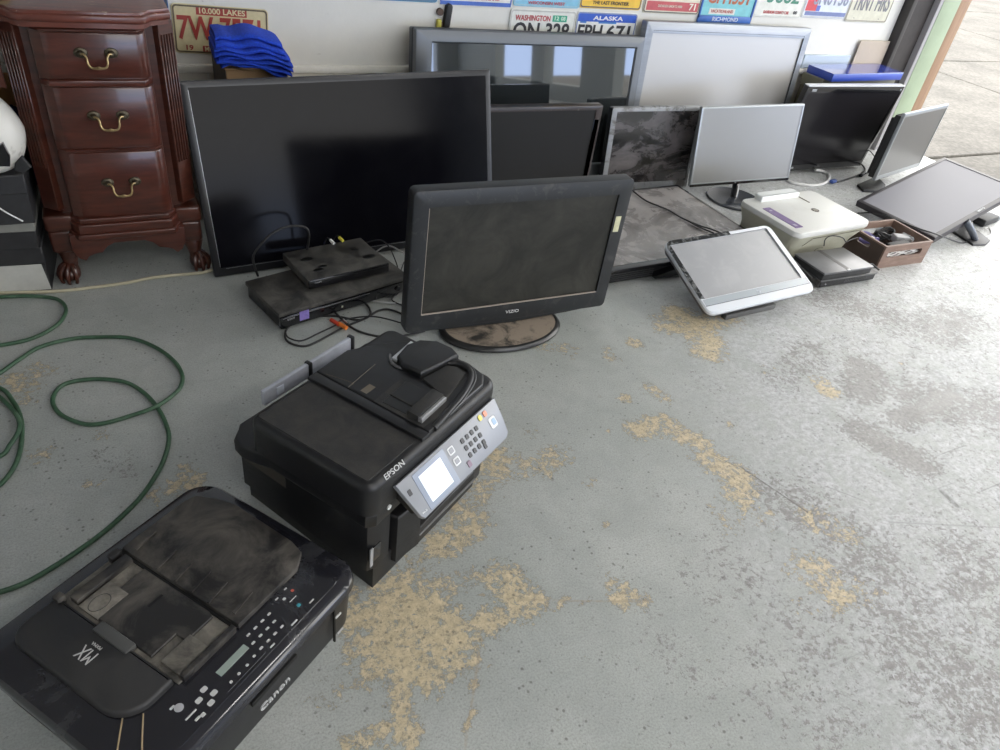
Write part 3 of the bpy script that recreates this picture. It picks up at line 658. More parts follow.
# dusty monitor with silver frame
H = .362
t = thing('monitor', 'dusty smeared monitor with thin silver frame behind the television lying flat', 'monitor', M=pose(2.107, 2.494, .184, -3.7, -5.5, -.7, H))
DS = mat('smeared_screen', (.006, .006, .006), .16, spec=.8, dust=(.10, .085, .085), dscale=10, dlo=.42, dhi=.66, drough=.5, stretch=(.6, 1, 1.2))
screen_body(t, .465, H, (.024, .016, .018, .034), .030, mat('mon_silver_dull', (.27, .28, .29), .38, metal=.3, dust=(.12, .11, .10), dscale=9, dlo=.5, dhi=.6), DS, r=.004, rec=.003, bulge=(-.15, .15, .05, .3, .03))
MB().box(-.2335, -.2325, .001, .0305, .005, .357).obj('side_panel', BLKG, t)

# monitor on round stand
H = .340
t = thing('monitor', 'grey screened monitor on a round glossy foot behind the cream printer', 'monitor', M=pose(2.521, 2.35, .240, -6.4, -9, -2.6, H))
MSC = lambda n, c, r=.34: mat(n, c, r, spec=.9, ior=1.75)  # base grey stands in for daylight reflected in dark matte screens
screen_body(t, .544, H, (.010, .008, .008, .014), .02, mat('mon_rim_silver', (.35, .37, .38), .3, metal=.5), MSC('matte_screen_sheen', (.17, .17, .165)), r=.004, lip=.002, rec=.002, bulge=(-.18, .18, .04, .28, .025))
MB().box(-.272, .272, -.001, .004, -.002, .009).obj('lower_bezel', BLKG, t)
text('hp', .009, CH, t, T(-.03, -.002, .006) @ XZ, 'brand_lettering')
nk = MB().tube([(2.528, 2.352, .075), (2.520, 2.335, .045), (2.508, 2.318, .022), (2.500, 2.310, .008)], .017, 10).obj('neck', BLKG, t); nk.matrix_basis = WC(nk, t)
st = MB().lathe([(.128, 0), (.130, .004), (.126, .009), (.05, .012), (.0, .013)], 40).obj('stand_foot', mat('glossy_foot', (.05, .055, .065), .08, spec=.8), t)
MW = T(2.500, 2.305, .001); st.matrix_basis = WC(st, t) @ MW

# black monitor by the door jamb
H = .440
t = thing('monitor', 'wide black monitor with bright top edge in front of the blue box', 'monitor', M=pose(3.258, 2.500, .236, 1, 6.5, .6, H))
screen_body(t, .700, H, (.018, .018, .032, .034), .03, BLKG, smat('black_screen', (.013, .012, .014), .22, .3, dust=(.022, .022, .023), dscale=3, dlo=.5, dhi=.8), r=.004, lip=.002, rec=.002)
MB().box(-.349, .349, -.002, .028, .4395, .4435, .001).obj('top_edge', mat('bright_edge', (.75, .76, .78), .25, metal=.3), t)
MB().box(-.315, -.285, -.0012, .0, .415, .427, .0003).box(.325, .335, -.0012, 0, .416, .426, .0003).obj('corner_badge', CH, t)
MB().box(-.20, -.19, -.0015, 0, .014, .022).lathe([(.006, 0), (.006, .003)], 12, m=T(-.19, 0, .018) @ XZ).obj('power_button', CH, t)
MB().prism([(-.35, .02), (-.28, .0), (.2, .0), (.35, .02), (.3, .032), (-.3, .032)], .05, .40, .004, 1, T(0, .010, 0)).obj('back_housing', BLKM, t)

# monitor turned toward the door, black thick back
H = .336
t = thing('monitor', 'grey screened monitor with thick black side, nearest to the door jamb', 'monitor', M=pose(3.637, 2.326, .221, 14.7, .2, .7, H))
screen_body(t, .537, H, (.012, .012, .018, .022), .016, mat('mon_silver_bright', (.30, .32, .34), .28, metal=.4), MSC('matte_screen_sheen_dim', (.06, .058, .055)), r=.003, lip=.003, rec=.002)
MB().box(-.262, .262, .016, .045, .008, .318, .003).box(-.255, .255, .045, .060, .02, .30, .003).obj('back_housing', BLKM, t)
MB().box(-.04, .04, .045, .06, -.04, .1, .004).obj('neck', BLKM, t)
st = MB().prism([(-.29, -.01), (-.21, -.055), (-.08, -.03), (.0, .06), (-.24, .05)], 0, .012, .004, 2).obj('stand_foot', BLKM, t)
st.matrix_basis = WC(st, t) @ T(3.60, 2.34, .001) @ Matrix.Rotation(R(14.7), 4, 'Z')
text('hp', .008, CH, t, T(.0, -.002, .011) @ XZ, 'brand_lettering')

# television tipped face-up at the right edge
TL, TR_, BR, BL = Vector((3.03, 2.07, .062)), Vector((3.70, 2.17, .20)), Vector((3.76, 1.78, .195)), Vector((3.09, 1.68, .058))
ex = ((TR_-TL)+(BR-BL)).normalized(); ez = ((TL-BL)+(TR_-BR)); ez = (ez-ex*ez.dot(ex)).normalized(); ey = ez.cross(ex)
W_ = ((TR_-TL).length+(BR-BL).length)/2; H = ((TL-BL).length+(TR_-BR).length)/2
o_ = (TL+TR_+BR+BL)/4-ez*(H/2)
M_ = Matrix((ex, ey, ez)).transposed().to_4x4(); M_.translation = o_
t = thing('television', 'black television tipped face up on its stand at the right edge', 'television', M=M_)
screen_body(t, W_, H, (.020, .018, .018, .022), .030, mat('tip_bezel', (.018, .014, .020), .35), mat('tip_screen_sheen', (.155, .155, .185), .42, spec=.5), r=.004, lip=.003, rec=.002)  # violet-grey screen colour stands in for the reflected sky
MB().box(-.2, .2, .03, .045, .04, .34, .01).obj('back_housing', BLKM, t)
text('SANYO', .016, CH, t, T(.02, -.002, .011) @ XZ, 'brand_lettering', .055)
nk = MB().tube([P(966, 221, .100), P(969, 226, .08), P(973, 234, .04), P(975, 239, .012)], .015, 12).obj('neck', mat('neck_grey', (.06, .07, .09), .25), t)
nk.matrix_basis = WC(nk, t)
ft = MB().prism([(3.37, 1.66), (3.44, 1.645), (3.51, 1.67), (3.55, 1.76), (3.5, 1.86), (3.40, 1.80)], .0, .010, .004, 2).obj('stand_foot', mat('foot_dark', (.03, .03, .032), .5), t)
ft.matrix_basis = WC(ft, t)
br = MB().box(-.02, .02, -.02, .02, 0, .155, .004).obj('rear_support', BLKM, t)
br.matrix_basis = WC(br, t) @ T(3.60, 1.86, .001)

# white all-in-one computer lying back on its kick-stand
H = .316
t = thing('all_in_one_computer', 'white framed all-in-one computer tipped back in front of the cream printer', 'computer', M=pose(1.871, 1.591, .118, -1.0, -68.4, -3.4, H))
WH2 = mat('aio_white', (.66, .69, .73), .3, spec=.6)
# bezel white, with a black film over the upper-left edge
l, rr, tp, bt = .020, .028, .018, .062
Wd = .506; x0, x1 = -Wd/2, Wd/2; r = .030
rings = [ring_xz(x0+l, x1-rr, bt, H-tp, .001, .003), ring_xz(x0+l, x1-rr, bt, H-tp, .001, 0), ring_xz(x0+.004, x1-.004, .004, H-.004, r-.004, 0), ring_xz(x0, x1, 0, H, r, .005), ring_xz(x0+.002, x1-.002, .002, H-.002, r, .016)]
MB().loft(rings, False, False).obj('bezel', WH2, t)
MB().loft([ring_xz(x0+.002, x1-.002, .002, H-.002, r, .016), ring_xz(x0+.006, x1-.006, .006, H-.006, r, .028), ring_xz(x0+.03, x1-.03, .03, H-.03, .03, .036)], True, True).obj('back_shell', mat('aio_back', (.10, .10, .11), .4), t)
MB().box(x0+l-.001, x1-rr+.001, .003, .005, bt-.001, H-tp+.001).obj('screen', mat('aio_screen', (.31, .315, .33), .28, spec=.9, dust=(.40, .40, .41), dscale=12, dlo=.5, dhi=.8), t)
MB().box(x0+.008, x1-.008, -.0006, .0004, .034, bt-.002).obj('glass_strip', mat('aio_strip', (.38, .42, .45), .2, spec=.8), t)
MB().box(x0+.006, x1-.008, -.0009, .0004, .0325, .0340).box(x0+l, x1-rr, -.0007, .0004, H-tp-.0005, H-tp+.0012).box(x1-rr-.0015, x1-rr+.002, -.0009, .0004, .072, H-tp).obj('glass_line', mat('line_dark', (.02, .025, .03), .3), t)
FILM = mat('aio_film', (.012, .014, .016), .18, dust=(.16, .17, .17), dscale=26, dlo=.5, dhi=.64)
o1 = rrect(x0-.0005, x0+.30, .055, H+.0005, (.002, .002, .002, r)); 
MB().prism([(x0+.30, H-tp+.001), (x0+.30, H-.001), (x0+.03, H-.001), (x0+.012, H-.008), (x0+.002, H-.028), (x0+.001, .066), (x0+l-.001, .062), (x0+l-.001, H-tp+.001)], 0, .0012, m=T(0, .0, 0) @ XZ).obj('torn_film', FILM, t)
text('hp', .016, mat('hp_logo', (.66, .70, .76), .3), t, T(.0, -.0012, .047) @ XZ, 'brand_lettering')
MB().lathe([(.0022, 0), (.0022, .001)], 10, m=T(.02, 0, H-.009) @ XZ).obj('webcam', BLK, t)
ks = MB().box(-.12, .12, -.012, .012, 0, .02, .003).box(-.03, .03, -.01, .17, 0.002, .018, .003).box(-.03, .03, .15, .17, .01, .10, .003).obj('kick_stand', mat('aio_stand', (.09, .09, .09), .4), t)
ks.matrix_basis = WC(ks, t) @ T(1.85, 1.475, .0005) @ Matrix.Rotation(R(3), 4, 'Z')

# television lying flat on its back
H = .60
M_ = T(1.763, 1.772, .058) @ Matrix.Rotation(R(2), 4, 'Z') @ Matrix.Rotation(R(-90), 4, 'X')
t = thing('television', 'dusty television lying flat on its back on the floor', 'television', M=M_)
screen_body(t, .945, H, (.016, .012, .014, .030), .050, BLKG, mat('flat_screen', (.045, .04, .038), .14, spec=.9, dust=(.36, .34, .33), dscale=5.5, dlo=.30, dhi=.62, drough=.35), r=.006, lip=.003, rec=.002)
w = MB()
for i in range(40):
    for j in range(4): w.box(-.36+i*.006, -.3565+i*.006, .014+j*.008, .018+j*.008, -.0012, .0004)
w.obj('speaker_grille', mat('grille_dark', (.04, .04, .04), .5), t)
MB().prism([(-.10, .02), (.0, .0), (.30, -.003), (.45, .01), (.46, .03), (-.1, .03)], -.012, .012, .004, 2, T(-.02, .02, -.006) @ Matrix.Rotation(0, 4, 'X')).obj('lower_lip', BLKG, t)

# VIZIO television on its round dusty foot
H = .434
t = thing('television', 'dark framed television standing on an oval dusty foot in front of the others', 'television', M=pose(.979, 1.602, .2555, -.4, -.3, .5, H))
VB = mat('vizio_bezel', (.022, .024, .026), .38, spec=.35, dust=(.08, .075, .07), dscale=30, dlo=.55, dhi=.8)
screen_body(t, .683, H, (.046, .045, .047, .060), .045, VB, smat('vizio_screen', (.017, .017, .014), .45, .3, dust=(.05, .048, .04), dscale=7, dlo=.4, dhi=.8), r=.016, lip=.006, rec=.006, bulge=(-.22, .22, .06, .34, .05))
DUSTL = mat('dust_line', (.34, .29, .25), .8)
MB().box(-.295, .296, -.0008, .004, .0585, .0610).box(-.2965, -.2952, -.0008, .002, .06, .385).obj('dust_edge', DUSTL, t)
text('VIZIO', .015, mat('vizio_logo', (.7, .7, .7), .3), t, T(.0, -.0008, .030) @ XZ, 'brand_lettering', .045)
MB().box(.303, .322, -.0012, 0, .268, .318).obj('paper_label', mat('label_paper', (.56, .55, .36), .7, var=.15, vscale=60), t)
MB().prism([(-.335, .004), (-.2, -.006), (0, -.014), (.2, -.006), (.335, .004), (.335, .02), (-.335, .02)], 0, .035, .006, 2, T(0, .038, 0) @ XZ).obj('lower_lip', VB, t)
MB().box(-.06, .06, .02, .05, -.04, .05, .006).obj('neck', VB, t)
st = MB().lathe([(.192, .0), (.200, .004), (.200, .010), (.192, .017), (.186, .018)], 56, sy=.66).obj('stand_foot', mat('foot_black', (.02, .02, .02), .3), t)
st.matrix_basis = WC(st, t) @ T(.955, 1.618, .001)
s2 = MB().lathe([(.187, .0178), (.12, .0205), (.0, .022)], 56, sy=.655).obj('foot_dust', mat('foot_dusty', (.03, .028, .025), .5, dust=(.27, .22, .17), dscale=14, dlo=.36, dhi=.52), st)

# ------------------------------------------------------------------ set-top boxes
STB = mat('stb_black', (.016, .016, .017), .35, var=.3, vscale=40, dust=(.05, .048, .045), dscale=12, dlo=.5, dhi=.75)
STBD = mat('stb_dusty', (.020, .019, .018), .5, dust=(.10, .095, .085), dscale=14, dlo=.38, dhi=.62)
t = thing('media_recorder', 'larger black media recorder with purple sticker, lower of the two by the largest television', 'recorder', (.318, 1.772, 0), R(15.5))
MB().box(.004, .445, .004, .200, .006, .046, .003).obj('case', STB, t)
MB().box(0, .450, -.004, .205, .046, .060, .003).obj('top_cover', STBD, t)
MB().box(.002, .448, -.006, .006, .008, .045, .003).obj('front_panel', BLKG, t)
MB().box(.01, .30, -.0068, -.005, .040, .0412).obj('panel_line', mat('line_grey', (.2, .2, .2), .4), t)
text('SONY', .009, mat('silk_grey', (.35, .35, .36), .5), t, T(.035, -.0065, .034) @ XZ, 'brand_lettering')
MB().box(.062, .092, -.0072, -.0055, .018, .048).obj('purple_sticker', mat('sticker_purple', (.24, .18, .50), .5, var=.2, vscale=90), t)
MB().lathe([(.008, 0), (.008, .004)], 16, m=T(.405, -.006, .028) @ XZ).obj('knob', BLK, t)
MB().box(.20, .206, -.0075, -.0055, .020, .026).obj('indicator', mat('indicator_pale', (.5, .52, .4), .4), t)
for x in (.03, .42):
    for y in (.03, .17): MB().lathe([(.012, 0), (.012, .007)], 14, c=(x, y)).obj('rubber_foot', RUB, t)
t = thing('dvd_player', 'smaller dusty black player stacked on the larger media recorder', 'player', (.428, 1.872, .0655), R(11))
MB().box(0, .272, 0, .185, .002, .030, .003).obj('case', STBD, t)
MB().box(.001, .271, -.004, .004, .001, .028, .002).obj('front_panel', BLKG, t)
text('PHILIPS', .007, mat('silk_grey', (.35, .35, .36), .5), t, T(.030, -.0045, .019) @ XZ, 'brand_lettering')
for x, y, r in ((.05, .12, .016), (.075, .06, .012), (.055, .045, .014), (.235, .06, .018), (.215, .12, .010)):
    MB().lathe([(r, .0), (r*.9, .0006), (.0, .0007)], 9, c=(x, y), sx=1.3, sy=.8, m=T(0, 0, .030)).obj('bare_mark', mat('bare_black', (.008, .008, .008), .3), t)

def cable(name, label, pts, r, m, cat='cable', parts=None, loc=None):
    o = MB().tube(pts, r, 8).obj(name, m, None, 60); return tag(o, label, cat)
def cable_t(name, label, cat='cable'):
    return thing(name, label, cat, (0, 0, 0))
def zp(sc, ox, oy, pts, h=.003, hs=None):
    return [P(ox+sc*a, oy+sc*b, (hs[i] if hs else h)) for i, (a, b) in enumerate(pts)]
S4 = (.22, 220, 190)
cable('hdmi_cable', 'black cable arching up behind the stacked players', [Q(258, 276, 2.03), Q(253, 258, 2.03), Q(262, 243, 2.03), Q(276, 231, 2.04), Q(292, 226, 2.05), Q(306, 228, 2.05), Q(309, 237, 2.05), Q(307, 250, 2.06)], .0038, RUB)
o = cable_t('audio_video_cable', 'black cable loop with red and orange plugs lying before the players')
MB().tube(zp(*S4, [(660, 515), (680, 540), (675, 575), (560, 625), (450, 685), (380, 710), (310, 690), (297, 650), (330, 605), (400, 577), (520, 573), (640, 590), (720, 548), (780, 545), (860, 582), (930, 640)], .0035), .0032, 8).obj('cord', RUB, o, 60)
MB().tube(zp(*S4, [(297, 640), (310, 670), (370, 685), (450, 650), (530, 612), (560, 590), (700, 575), (850, 612)], .009), .0024, 8).obj('thin_cord', RUB, o, 60)
for (a, b), nm, c in (((505, 590), 'red_plug', (.55, .05, .02)), ((540, 606), 'orange_plug', (.75, .20, .03))):
    p = P(220+.22*a, 190+.22*b, .010); d = P(220+.22*(a+35), 190+.22*(b+22), .010)-p
    MB().tube([p, p+d*.5, p+d], .0062, 12, smooth=False).obj(nm, mat(nm, c, .4), o)
p = P(344, 320, .010); MB().tube([p, P(348, 323, .010)], .004, 8, smooth=False).obj('plug_tip', mat('nickel', (.7, .7, .7), .25, metal=1), o)
cable('floor_cable', 'black power cord running from the players past the oval dusty television foot', zp(*S4, [(505, 535), (545, 578), (610, 632), (700, 662), (780, 668), (850, 660), (930, 640)], hs=[.004]*7), .0034, RUB)
cable('white_cable', 'thin grey cable running right from under the smaller player', zp(*S4, [(510, 458), (560, 478), (620, 492), (700, 505), (770, 513), (840, 514), (900, 510)], h=.003), .0022, GRYC)
o = cable_t('white_cable', 'white cable curving behind the players toward the television on the oval foot')
MB().tube([Q(372, 256, 2.11), Q(380, 249, 2.10), Q(388, 246, 2.08), Q(397, 249, 2.04), Q(407, 256, 2.0), Q(415, 268, 1.96)], .0026, 8).obj('cord', GRYC, o, 60)
cable('thin_black_cable', 'thin black cable hanging off the right end of the larger recorder', [Q(365, 243, 2.12), Q(380, 240, 2.10), Q(389, 247, 2.06), Q(396, 262, 2.02), Q(399, 272, 2.00), Q(404, 276, 1.98)], .0022, RUB)
cable('thin_black_cable', 'thin black cable curling by the left edge of the television on the oval foot', [P(404, 262, .02), P(400, 275, .02), P(403, 285, .01), P(398, 293, .004), P(392, 300, .004), P(404, 306, .004)], .0022, RUB)
for nm, lb, px, py, c in (('white_plug', 'white cable plug behind the smaller player', 334, 243.5, (.75, .75, .72)), ('yellow_plug', 'yellow cable plug behind the smaller player', 343, 241, (.75, .65, .08))):
    o = cable_t(nm, lb, 'plug'); a = Q(px, py, 2.075); 
    MB().tube([a, a+Vector((-.007, .018, .004))], .0052, 12, smooth=False).obj('plug_sleeve', mat(nm+'_m', c, .4), o)
    MB().tube([a+Vector((-.007, .018, .004)), a+Vector((-.012, .04, .0)), a+Vector((-.02, .05, -.03)), a+Vector((-.02, .055, -.085))], .0026, 8).obj('cord', RUB, o)

# ------------------------------------------------------------------ cream printer
CR = mat('cream_plastic', (.66, .66, .63), .38, dust=(.60, .59, .54), dscale=8, dlo=.5, dhi=.8)
CR2 = mat('cream_body', (.50, .49, .39), .45, dust=(.44, .42, .33), dscale=8, dlo=.5, dhi=.8)
CRW = mat('cream_white', (.74, .77, .76), .4)
t = thing('printer', 'cream printer with purple control strip beside the white all-in-one computer', 'printer', (2.446, 1.868, 0), R(3.5))
W, D = .440, .320
def rr3(k, z, dx=0, dy=0, r=.03): return [(x, y, z) for x, y in rrect(-W/2*k+dx, W/2*k+dx, -D/2*k+dy, D/2*k+dy, r, 6)]
MB().loft([rr3(.84, .0, 0, .022), rr3(.845, .02, 0, .020), rr3(.88, .07, 0, .012), rr3(.985, .126, 0, .001), rr3(.99, .130, 0, 0)]).obj('body', CR2, t)
MB().loft([rr3(.985, .130), rr3(1.0, .134), rr3(1.0, .146), rr3(.992, .152), rr3(.975, .154)]).obj('scanner_lid', CR, t)
MB().prism(rrect(-.115, .112, .112, .162, (.004, .004, .022, .022)), .120, .176, .008, 3, T(-.03, .0, .0)).obj('paper_feed_cover', CRW, t)
MB().box(.082, .088, .055, .150, .1535, .1552).obj('hinge_slot', mat('slot_brown', (.12, .10, .07), .6), t)
MB().prism(rrect(-.190, -.148, -.118, .062, .004), .1535, .1556, .0008, 1).obj('control_strip', mat('strip_purple', (.17, .11, .25), .35, var=.2, vscale=60), t)
MB().prism(rrect(-.180, -.166, -.105, -.088, .002), .1555, .1562).prism(rrect(-.176, -.163, .03, .04, .002), .1555, .1560).obj('strip_button', mat('strip_btn', (.42, .38, .5), .4), t)
lg = MB().lathe([(.0165, .1538), (.0165, .1553)], 28, c=(.045, -.010)).obj('logo_disc', mat('logo_dark', (.10, .08, .07), .35), t)
text('hp', .020, mat('logo_pale', (.62, .60, .5), .4), t, T(.045, -.010, .1556), 'brand_lettering', shear=.3)
# front door outline with slanted ends, tray
MB().tube([(-.150, -.1445, .085), (-.120, -.1585, .121), (.185, -.1585, .121)], .0013, 6, smooth=False).tube([(.0, -.139, .055), (-.04, -.141, .058), (-.05, -.133, .03)], .001, 6).obj('door_seam', mat('seam', (.15, .14, .10), .6), t)
MB().box(-.14, .14, -.139, -.12, .006, .028, .003).obj('output_tray', mat('tray_brown', (.10, .09, .07), .5), t)

# two flat boxes in front of it
DG = mat('router_grey', (.16, .16, .165), .35, metal=.4, var=.15, vscale=6)
t = thing('cable_box', 'lower dusty black set-top box in front of the cream printer', 'set-top box', (2.262, 1.545, 0), R(-1))
MB().box(.0, .300, .0, .170, .005, .036, .003).obj('case', mat('lower_box', (.03, .028, .026), .5, dust=(.13, .12, .11), dscale=20, dlo=.42, dhi=.62), t)
MB().box(-.004, .304, -.006, .174, .030, .037, .002).obj('top_rim', mat('lower_rim', (.10, .10, .10), .4, dust=(.2, .19, .18), dscale=30, dlo=.5, dhi=.65), t)
MB().box(.004, .296, -.004, .002, .006, .029, .001).obj('front_panel', BLKM, t)
text('hp', .010, mat('silk_grey', (.35, .35, .36), .5), t, T(.03, -.0045, .018) @ XZ, 'front_marking')
w = MB()
for i in range(14): w.box(.13+i*.009, .135+i*.009, -.0050, -.0035, .012, .024)
w.obj('button_row', mat('btn_dark', (.06, .06, .06), .4), t)
w = MB().tube([(-.012, .03, .03), (-.010, .09, .038), (-.02, .12, .05), (-.01, .16, .04)], .003, 6).tube([(-.015, .05, .02), (-.022, .10, .03), (-.010, .14, .05)], .0025, 6)
w.obj('tangled_lead', mat('lead_grey', (.18, .18, .17), .6), t)
for x in (.03, .27):
    for y in (.02, .15): MB().lathe([(.010, 0), (.010, .0055)], 12, c=(x, y)).obj('rubber_foot', RUB, t)
t = thing('cable_box', 'upper silver-topped box with a centre stripe on the dusty set-top box', 'set-top box', (2.250, 1.530, .0375), R(-.5))
MB().box(.0, .262, .004, .158, .004, .028, .002).obj('case', BLKM, t)
MB().box(-.002, .264, .0, .160, .028, .036, .003).obj('top_cover', DG, t)
MB().box(.118, .136, .001, .159, .0358, .0366).obj('centre_stripe', mat('stripe_dark', (.07, .065, .065), .3), t)
MB().box(.120, .134, -.0006, .008, .0362, .0370).obj('stripe_mark', mat('stripe_white', (.7, .7, .7), .4), t)
for x in (.03, .23):
    for y in (.02, .14): MB().lathe([(.008, 0), (.008, .0045)], 12, c=(x, y)).obj('rubber_foot', RUB, t)
cable('thin_cable', 'thin black cable arching from the upper set-top box to the cream printer', [P(824, 246, .078), P(825, 240, .10), P(829, 236.5, .118), P(836, 236, .12), P(843, 238, .110), P(846, 242, .09), P(850, 240, .088), P(858, 237.5, .086)], .0022, RUB)
cable('usb_cable', 'short black cable end sticking out right of the two set-top boxes', [P(868, 265, .035), P(872, 264, .030), P(879, 270, .010)], .0035, RUB)

# ------------------------------------------------------------------ brown crate with leads
CW = mat('crate_brown', (.20, .13, .10), .55, var=.15, vscale=9, stretch=(1, 1, 5), dust=(.30, .22, .18), dscale=18, dlo=.5, dhi=.75)
CW_SHADE = mat('crate_shaded', (.075, .05, .04), .55, var=.2, vscale=9)  # shaded copy of the crate brown, for its left side and floor
t = thing('crate', 'brown plastic crate with slotted sides holding adapters and leads', 'crate', (2.802, 1.705, 0), R(-1.5))
W, D, Hc = .275, .205, .100
def slot_panel(x0, x1, z0, z1, a, b, c, d, th=.008):
    """upright panel in the xz plane with one rounded slot"""
    o = [(p[0], p[1]) for p in rrect(x0, x1, z0, z1, .003, 3)]; i = [(p[0], p[1]) for p in rrect(a, b, c, d, .008, 3)]
    return MB().loft([[(x, 0, z) for x, z in o], [(x, th, z) for x, z in o], [(x, th, z) for x, z in i], [(x, 0, z) for x, z in i], [(x, 0, z) for x, z in o]], False, False)
f = slot_panel(-W/2, W/2, 0, Hc, -.11, .095, .045, .072).obj('front_panel', CW, t); f.location = (0, -D/2, 0)
f = slot_panel(-W/2, W/2, 0, Hc, -.11, .095, .045, .072).obj('back_panel', CW, t); f.location = (0, D/2-.008, 0)
for s in (-1, 1):
    f = slot_panel(-D/2+.008, D/2-.008, 0, Hc, -.03, .035, .058, .078).obj('side_panel', CW_SHADE if s < 0 else CW, t); f.location = (s*(W/2-.004)+.004, 0, 0); f.rotation_euler = (0, 0, R(90))
MB().box(-W/2+.006, W/2-.006, -D/2+.006, D/2-.006, .002, .008).obj('floor_panel', CW_SHADE, t)
MB().loft([[(p[0], p[1], z) for p in rrect(-W/2-q, W/2+q, -D/2-q, D/2+q, .005, 3)] for z, q in ((.094, .0), (.094, .003), (.101, .003), (.101, -.007), (.094, -.007))], False, False).obj('rim', CW, t)
def inC(x, y, z): return T(2.802+x, 1.705+y, z)
t = thing('power_adapter', 'black power adapter brick at the front of the brown crate', 'adapter', M=inC(.005, -.055, .062) @ Matrix.Rotation(R(4), 4, 'Z'))
MB().box(-.062, .062, -.022, .022, -.015, .017, .005, 3).obj('brick', BLKM, t)
MB().tube([(.062, 0, 0), (.085, .005, .01), (.10, .02, .0), (.09, .05, -.01)], .003, 8).obj('cord', RUB, t)
t = thing('power_adapter', 'pale grey plug adapter at the right inside the brown crate', 'adapter', M=inC(.075, -.005, .066) @ Matrix.Rotation(R(-20), 4, 'Z'))
MB().box(-.030, .034, -.020, .020, -.014, .016, .004, 3).obj('brick', mat('adapter_pale', (.45, .45, .46), .5), t)
MB().box(.034, .05, -.012, -.008, -.004, .004).box(.034, .05, .008, .012, -.004, .004).obj('prongs', mat('nickel', (.7, .7, .7), .25, metal=1), t)
t = thing('lead_bundle', 'dark coiled lead bundle at the back of the brown crate', 'cable', M=inC(.05, .055, .060))
w = MB()
for k in range(7): w.tube([(.04*math.cos(a+k)*(1+.06*k), .026*math.sin(a+k), .012*math.sin(a*2+k)+.003*k-.01) for a in [2*PI*i/12 for i in range(13)]], .0042, 6)
w.obj('coil', RUB, t)
t = thing('lead_bundle', 'purple and blue lead tangled at the left of the brown crate', 'cable', M=inC(-.06, .03, .058))
w = MB()
for k in range(5): w.tube([(.05*math.cos(a+k*.7), .03*math.sin(a+k*.7)+.003*k, .010*math.sin(a*2+k)+.004*k-.01) for a in [2*PI*i/12 for i in range(13)]], .0035, 6)
w.obj('coil', mat('lead_purple', (.10, .08, .24), .5), t)
MB().box(-.045, -.005, -.02, .0, .006, .020, .003).obj('grey_plug', mat('plug_grey', (.35, .34, .36), .5), t)
t = thing('lead_bundle', 'white thin lead lying behind the front slot of the brown crate', 'cable', M=inC(.0, -.085, .045))
w = MB()
for k in range(3): w.tube([(-.11+i*.03, .003*math.sin(i*1.7+k), .007*math.sin(i*2.1+k*2)+.006*k) for i in range(8)], .003, 6)
w.obj('lead', mat('lead_white', (.62, .60, .58), .5), t)

# cables at the right
cable('floor_cable', 'black cord running from the crate to the tipped television', [P(800+.2*a, 200+.2*b, h) for a, b, h in ((290, 66, .02), (350, 64, .03), (430, 80, .078), (520, 115, .092), (600, 145, .092), (680, 170, .085), (760, 200, .03), (815, 214, .004), (860, 196, .004), (880, 180, .004))], .0032, RUB)
t = thing('power_adapter', 'black adapter brick on the floor under the tipped television', 'adapter', (P(984, 223).x, P(984, 223).y, 0), R(10))
MB().box(-.075, .075, -.028, .028, .002, .036, .006, 3).obj('brick', BLKM, t)
MB().box(.06, .125, -.022, .03, .0, .022, .005, 2).obj('connector', mat('plug_slate', (.10, .12, .13), .5), t)
cable('thin_cable', 'thin grey cable looping beside the neck of the tipped television', [P(840+.16*a, 140+.16*b, .003) for a, b in ((780, 640), (820, 625), (880, 615), (930, 600), (945, 575), (930, 550), (905, 555))], .0022, GRYC)
o = cable_t('monitor_cable', 'thick grey monitor cable with blue plug curving on the floor below the black monitor')
S7 = lambda a, b, h=.006: P(760+.16*a, 70+.16*b, h)
MB().tube([S7(130, 660, .006), S7(190, 700), S7(250, 714), S7(330, 722), (S7(400, 708)), S7(432, 680), S7(425, 650), S7(390, 632, .010), S7(345, 624, .016)], .0075, 10).obj('cord', GRYC, o, 60)
a, b_ = S7(436, 700, .012), S7(478, 690, .012)
d = b_-a
MB().box(-.02, .022, -.010, .010, -.008, .008, .003, 2, T(*((a+b_)/2)) @ Matrix.Rotation(math.atan2(d.y, d.x), 4, 'Z')).obj('blue_plug', mat('vga_blue', (.03, .07, .26), .5), o)
cable('black_cable', 'black cable from the blue plug toward the small black connector', [S7(485, 700, .005), S7(540, 683, .005), S7(600, 662, .005), S7(625, 652, .012)], .0042, RUB)
t = thing('cable_connector', 'small black connector on the floor left of the monitor by the door jamb', 'connector', M=T(*S7(640, 650, .010)))
MB().box(-.035, .035, -.009, .009, -.008, .009, .003, 2, Matrix.Rotation(R(28), 4, 'Z')).obj('housing', BLKM, t)
cable('black_cable', 'black cable looping behind the lower corner of the black monitor', [S7(655, 640, .006), S7(655, 615, .006), S7(630, 585, .008), S7(608, 572, .012)], .0038, RUB)
cable('black_cable', 'black cable reaching the neck of the monitor by the door jamb', [S7(660, 645, .006), S7(700, 632, .006), S7(735, 640, .01)], .0038, RUB)
cable('thin_black_cable', 'thin black cable hanging between the black monitor and the jamb monitor', [Q(866, 149, 2.56), Q(871, 152, 2.52), Q(876, 159, 2.48), Q(879, 166, 2.45)], .0028, RUB)
cable('black_cable', 'black cord lying across the television that lies flat', [P(570+.16*a, 180+.16*b, h) for a, b, h in ((375, 50, .066), (420, 90, .063), (480, 132, .062), (560, 165, .062), (620, 190, .062), (690, 232, .062), (745, 258, .063), (820, 288, .064), (880, 306, .064), (940, 330, .064))], .0034, RUB)
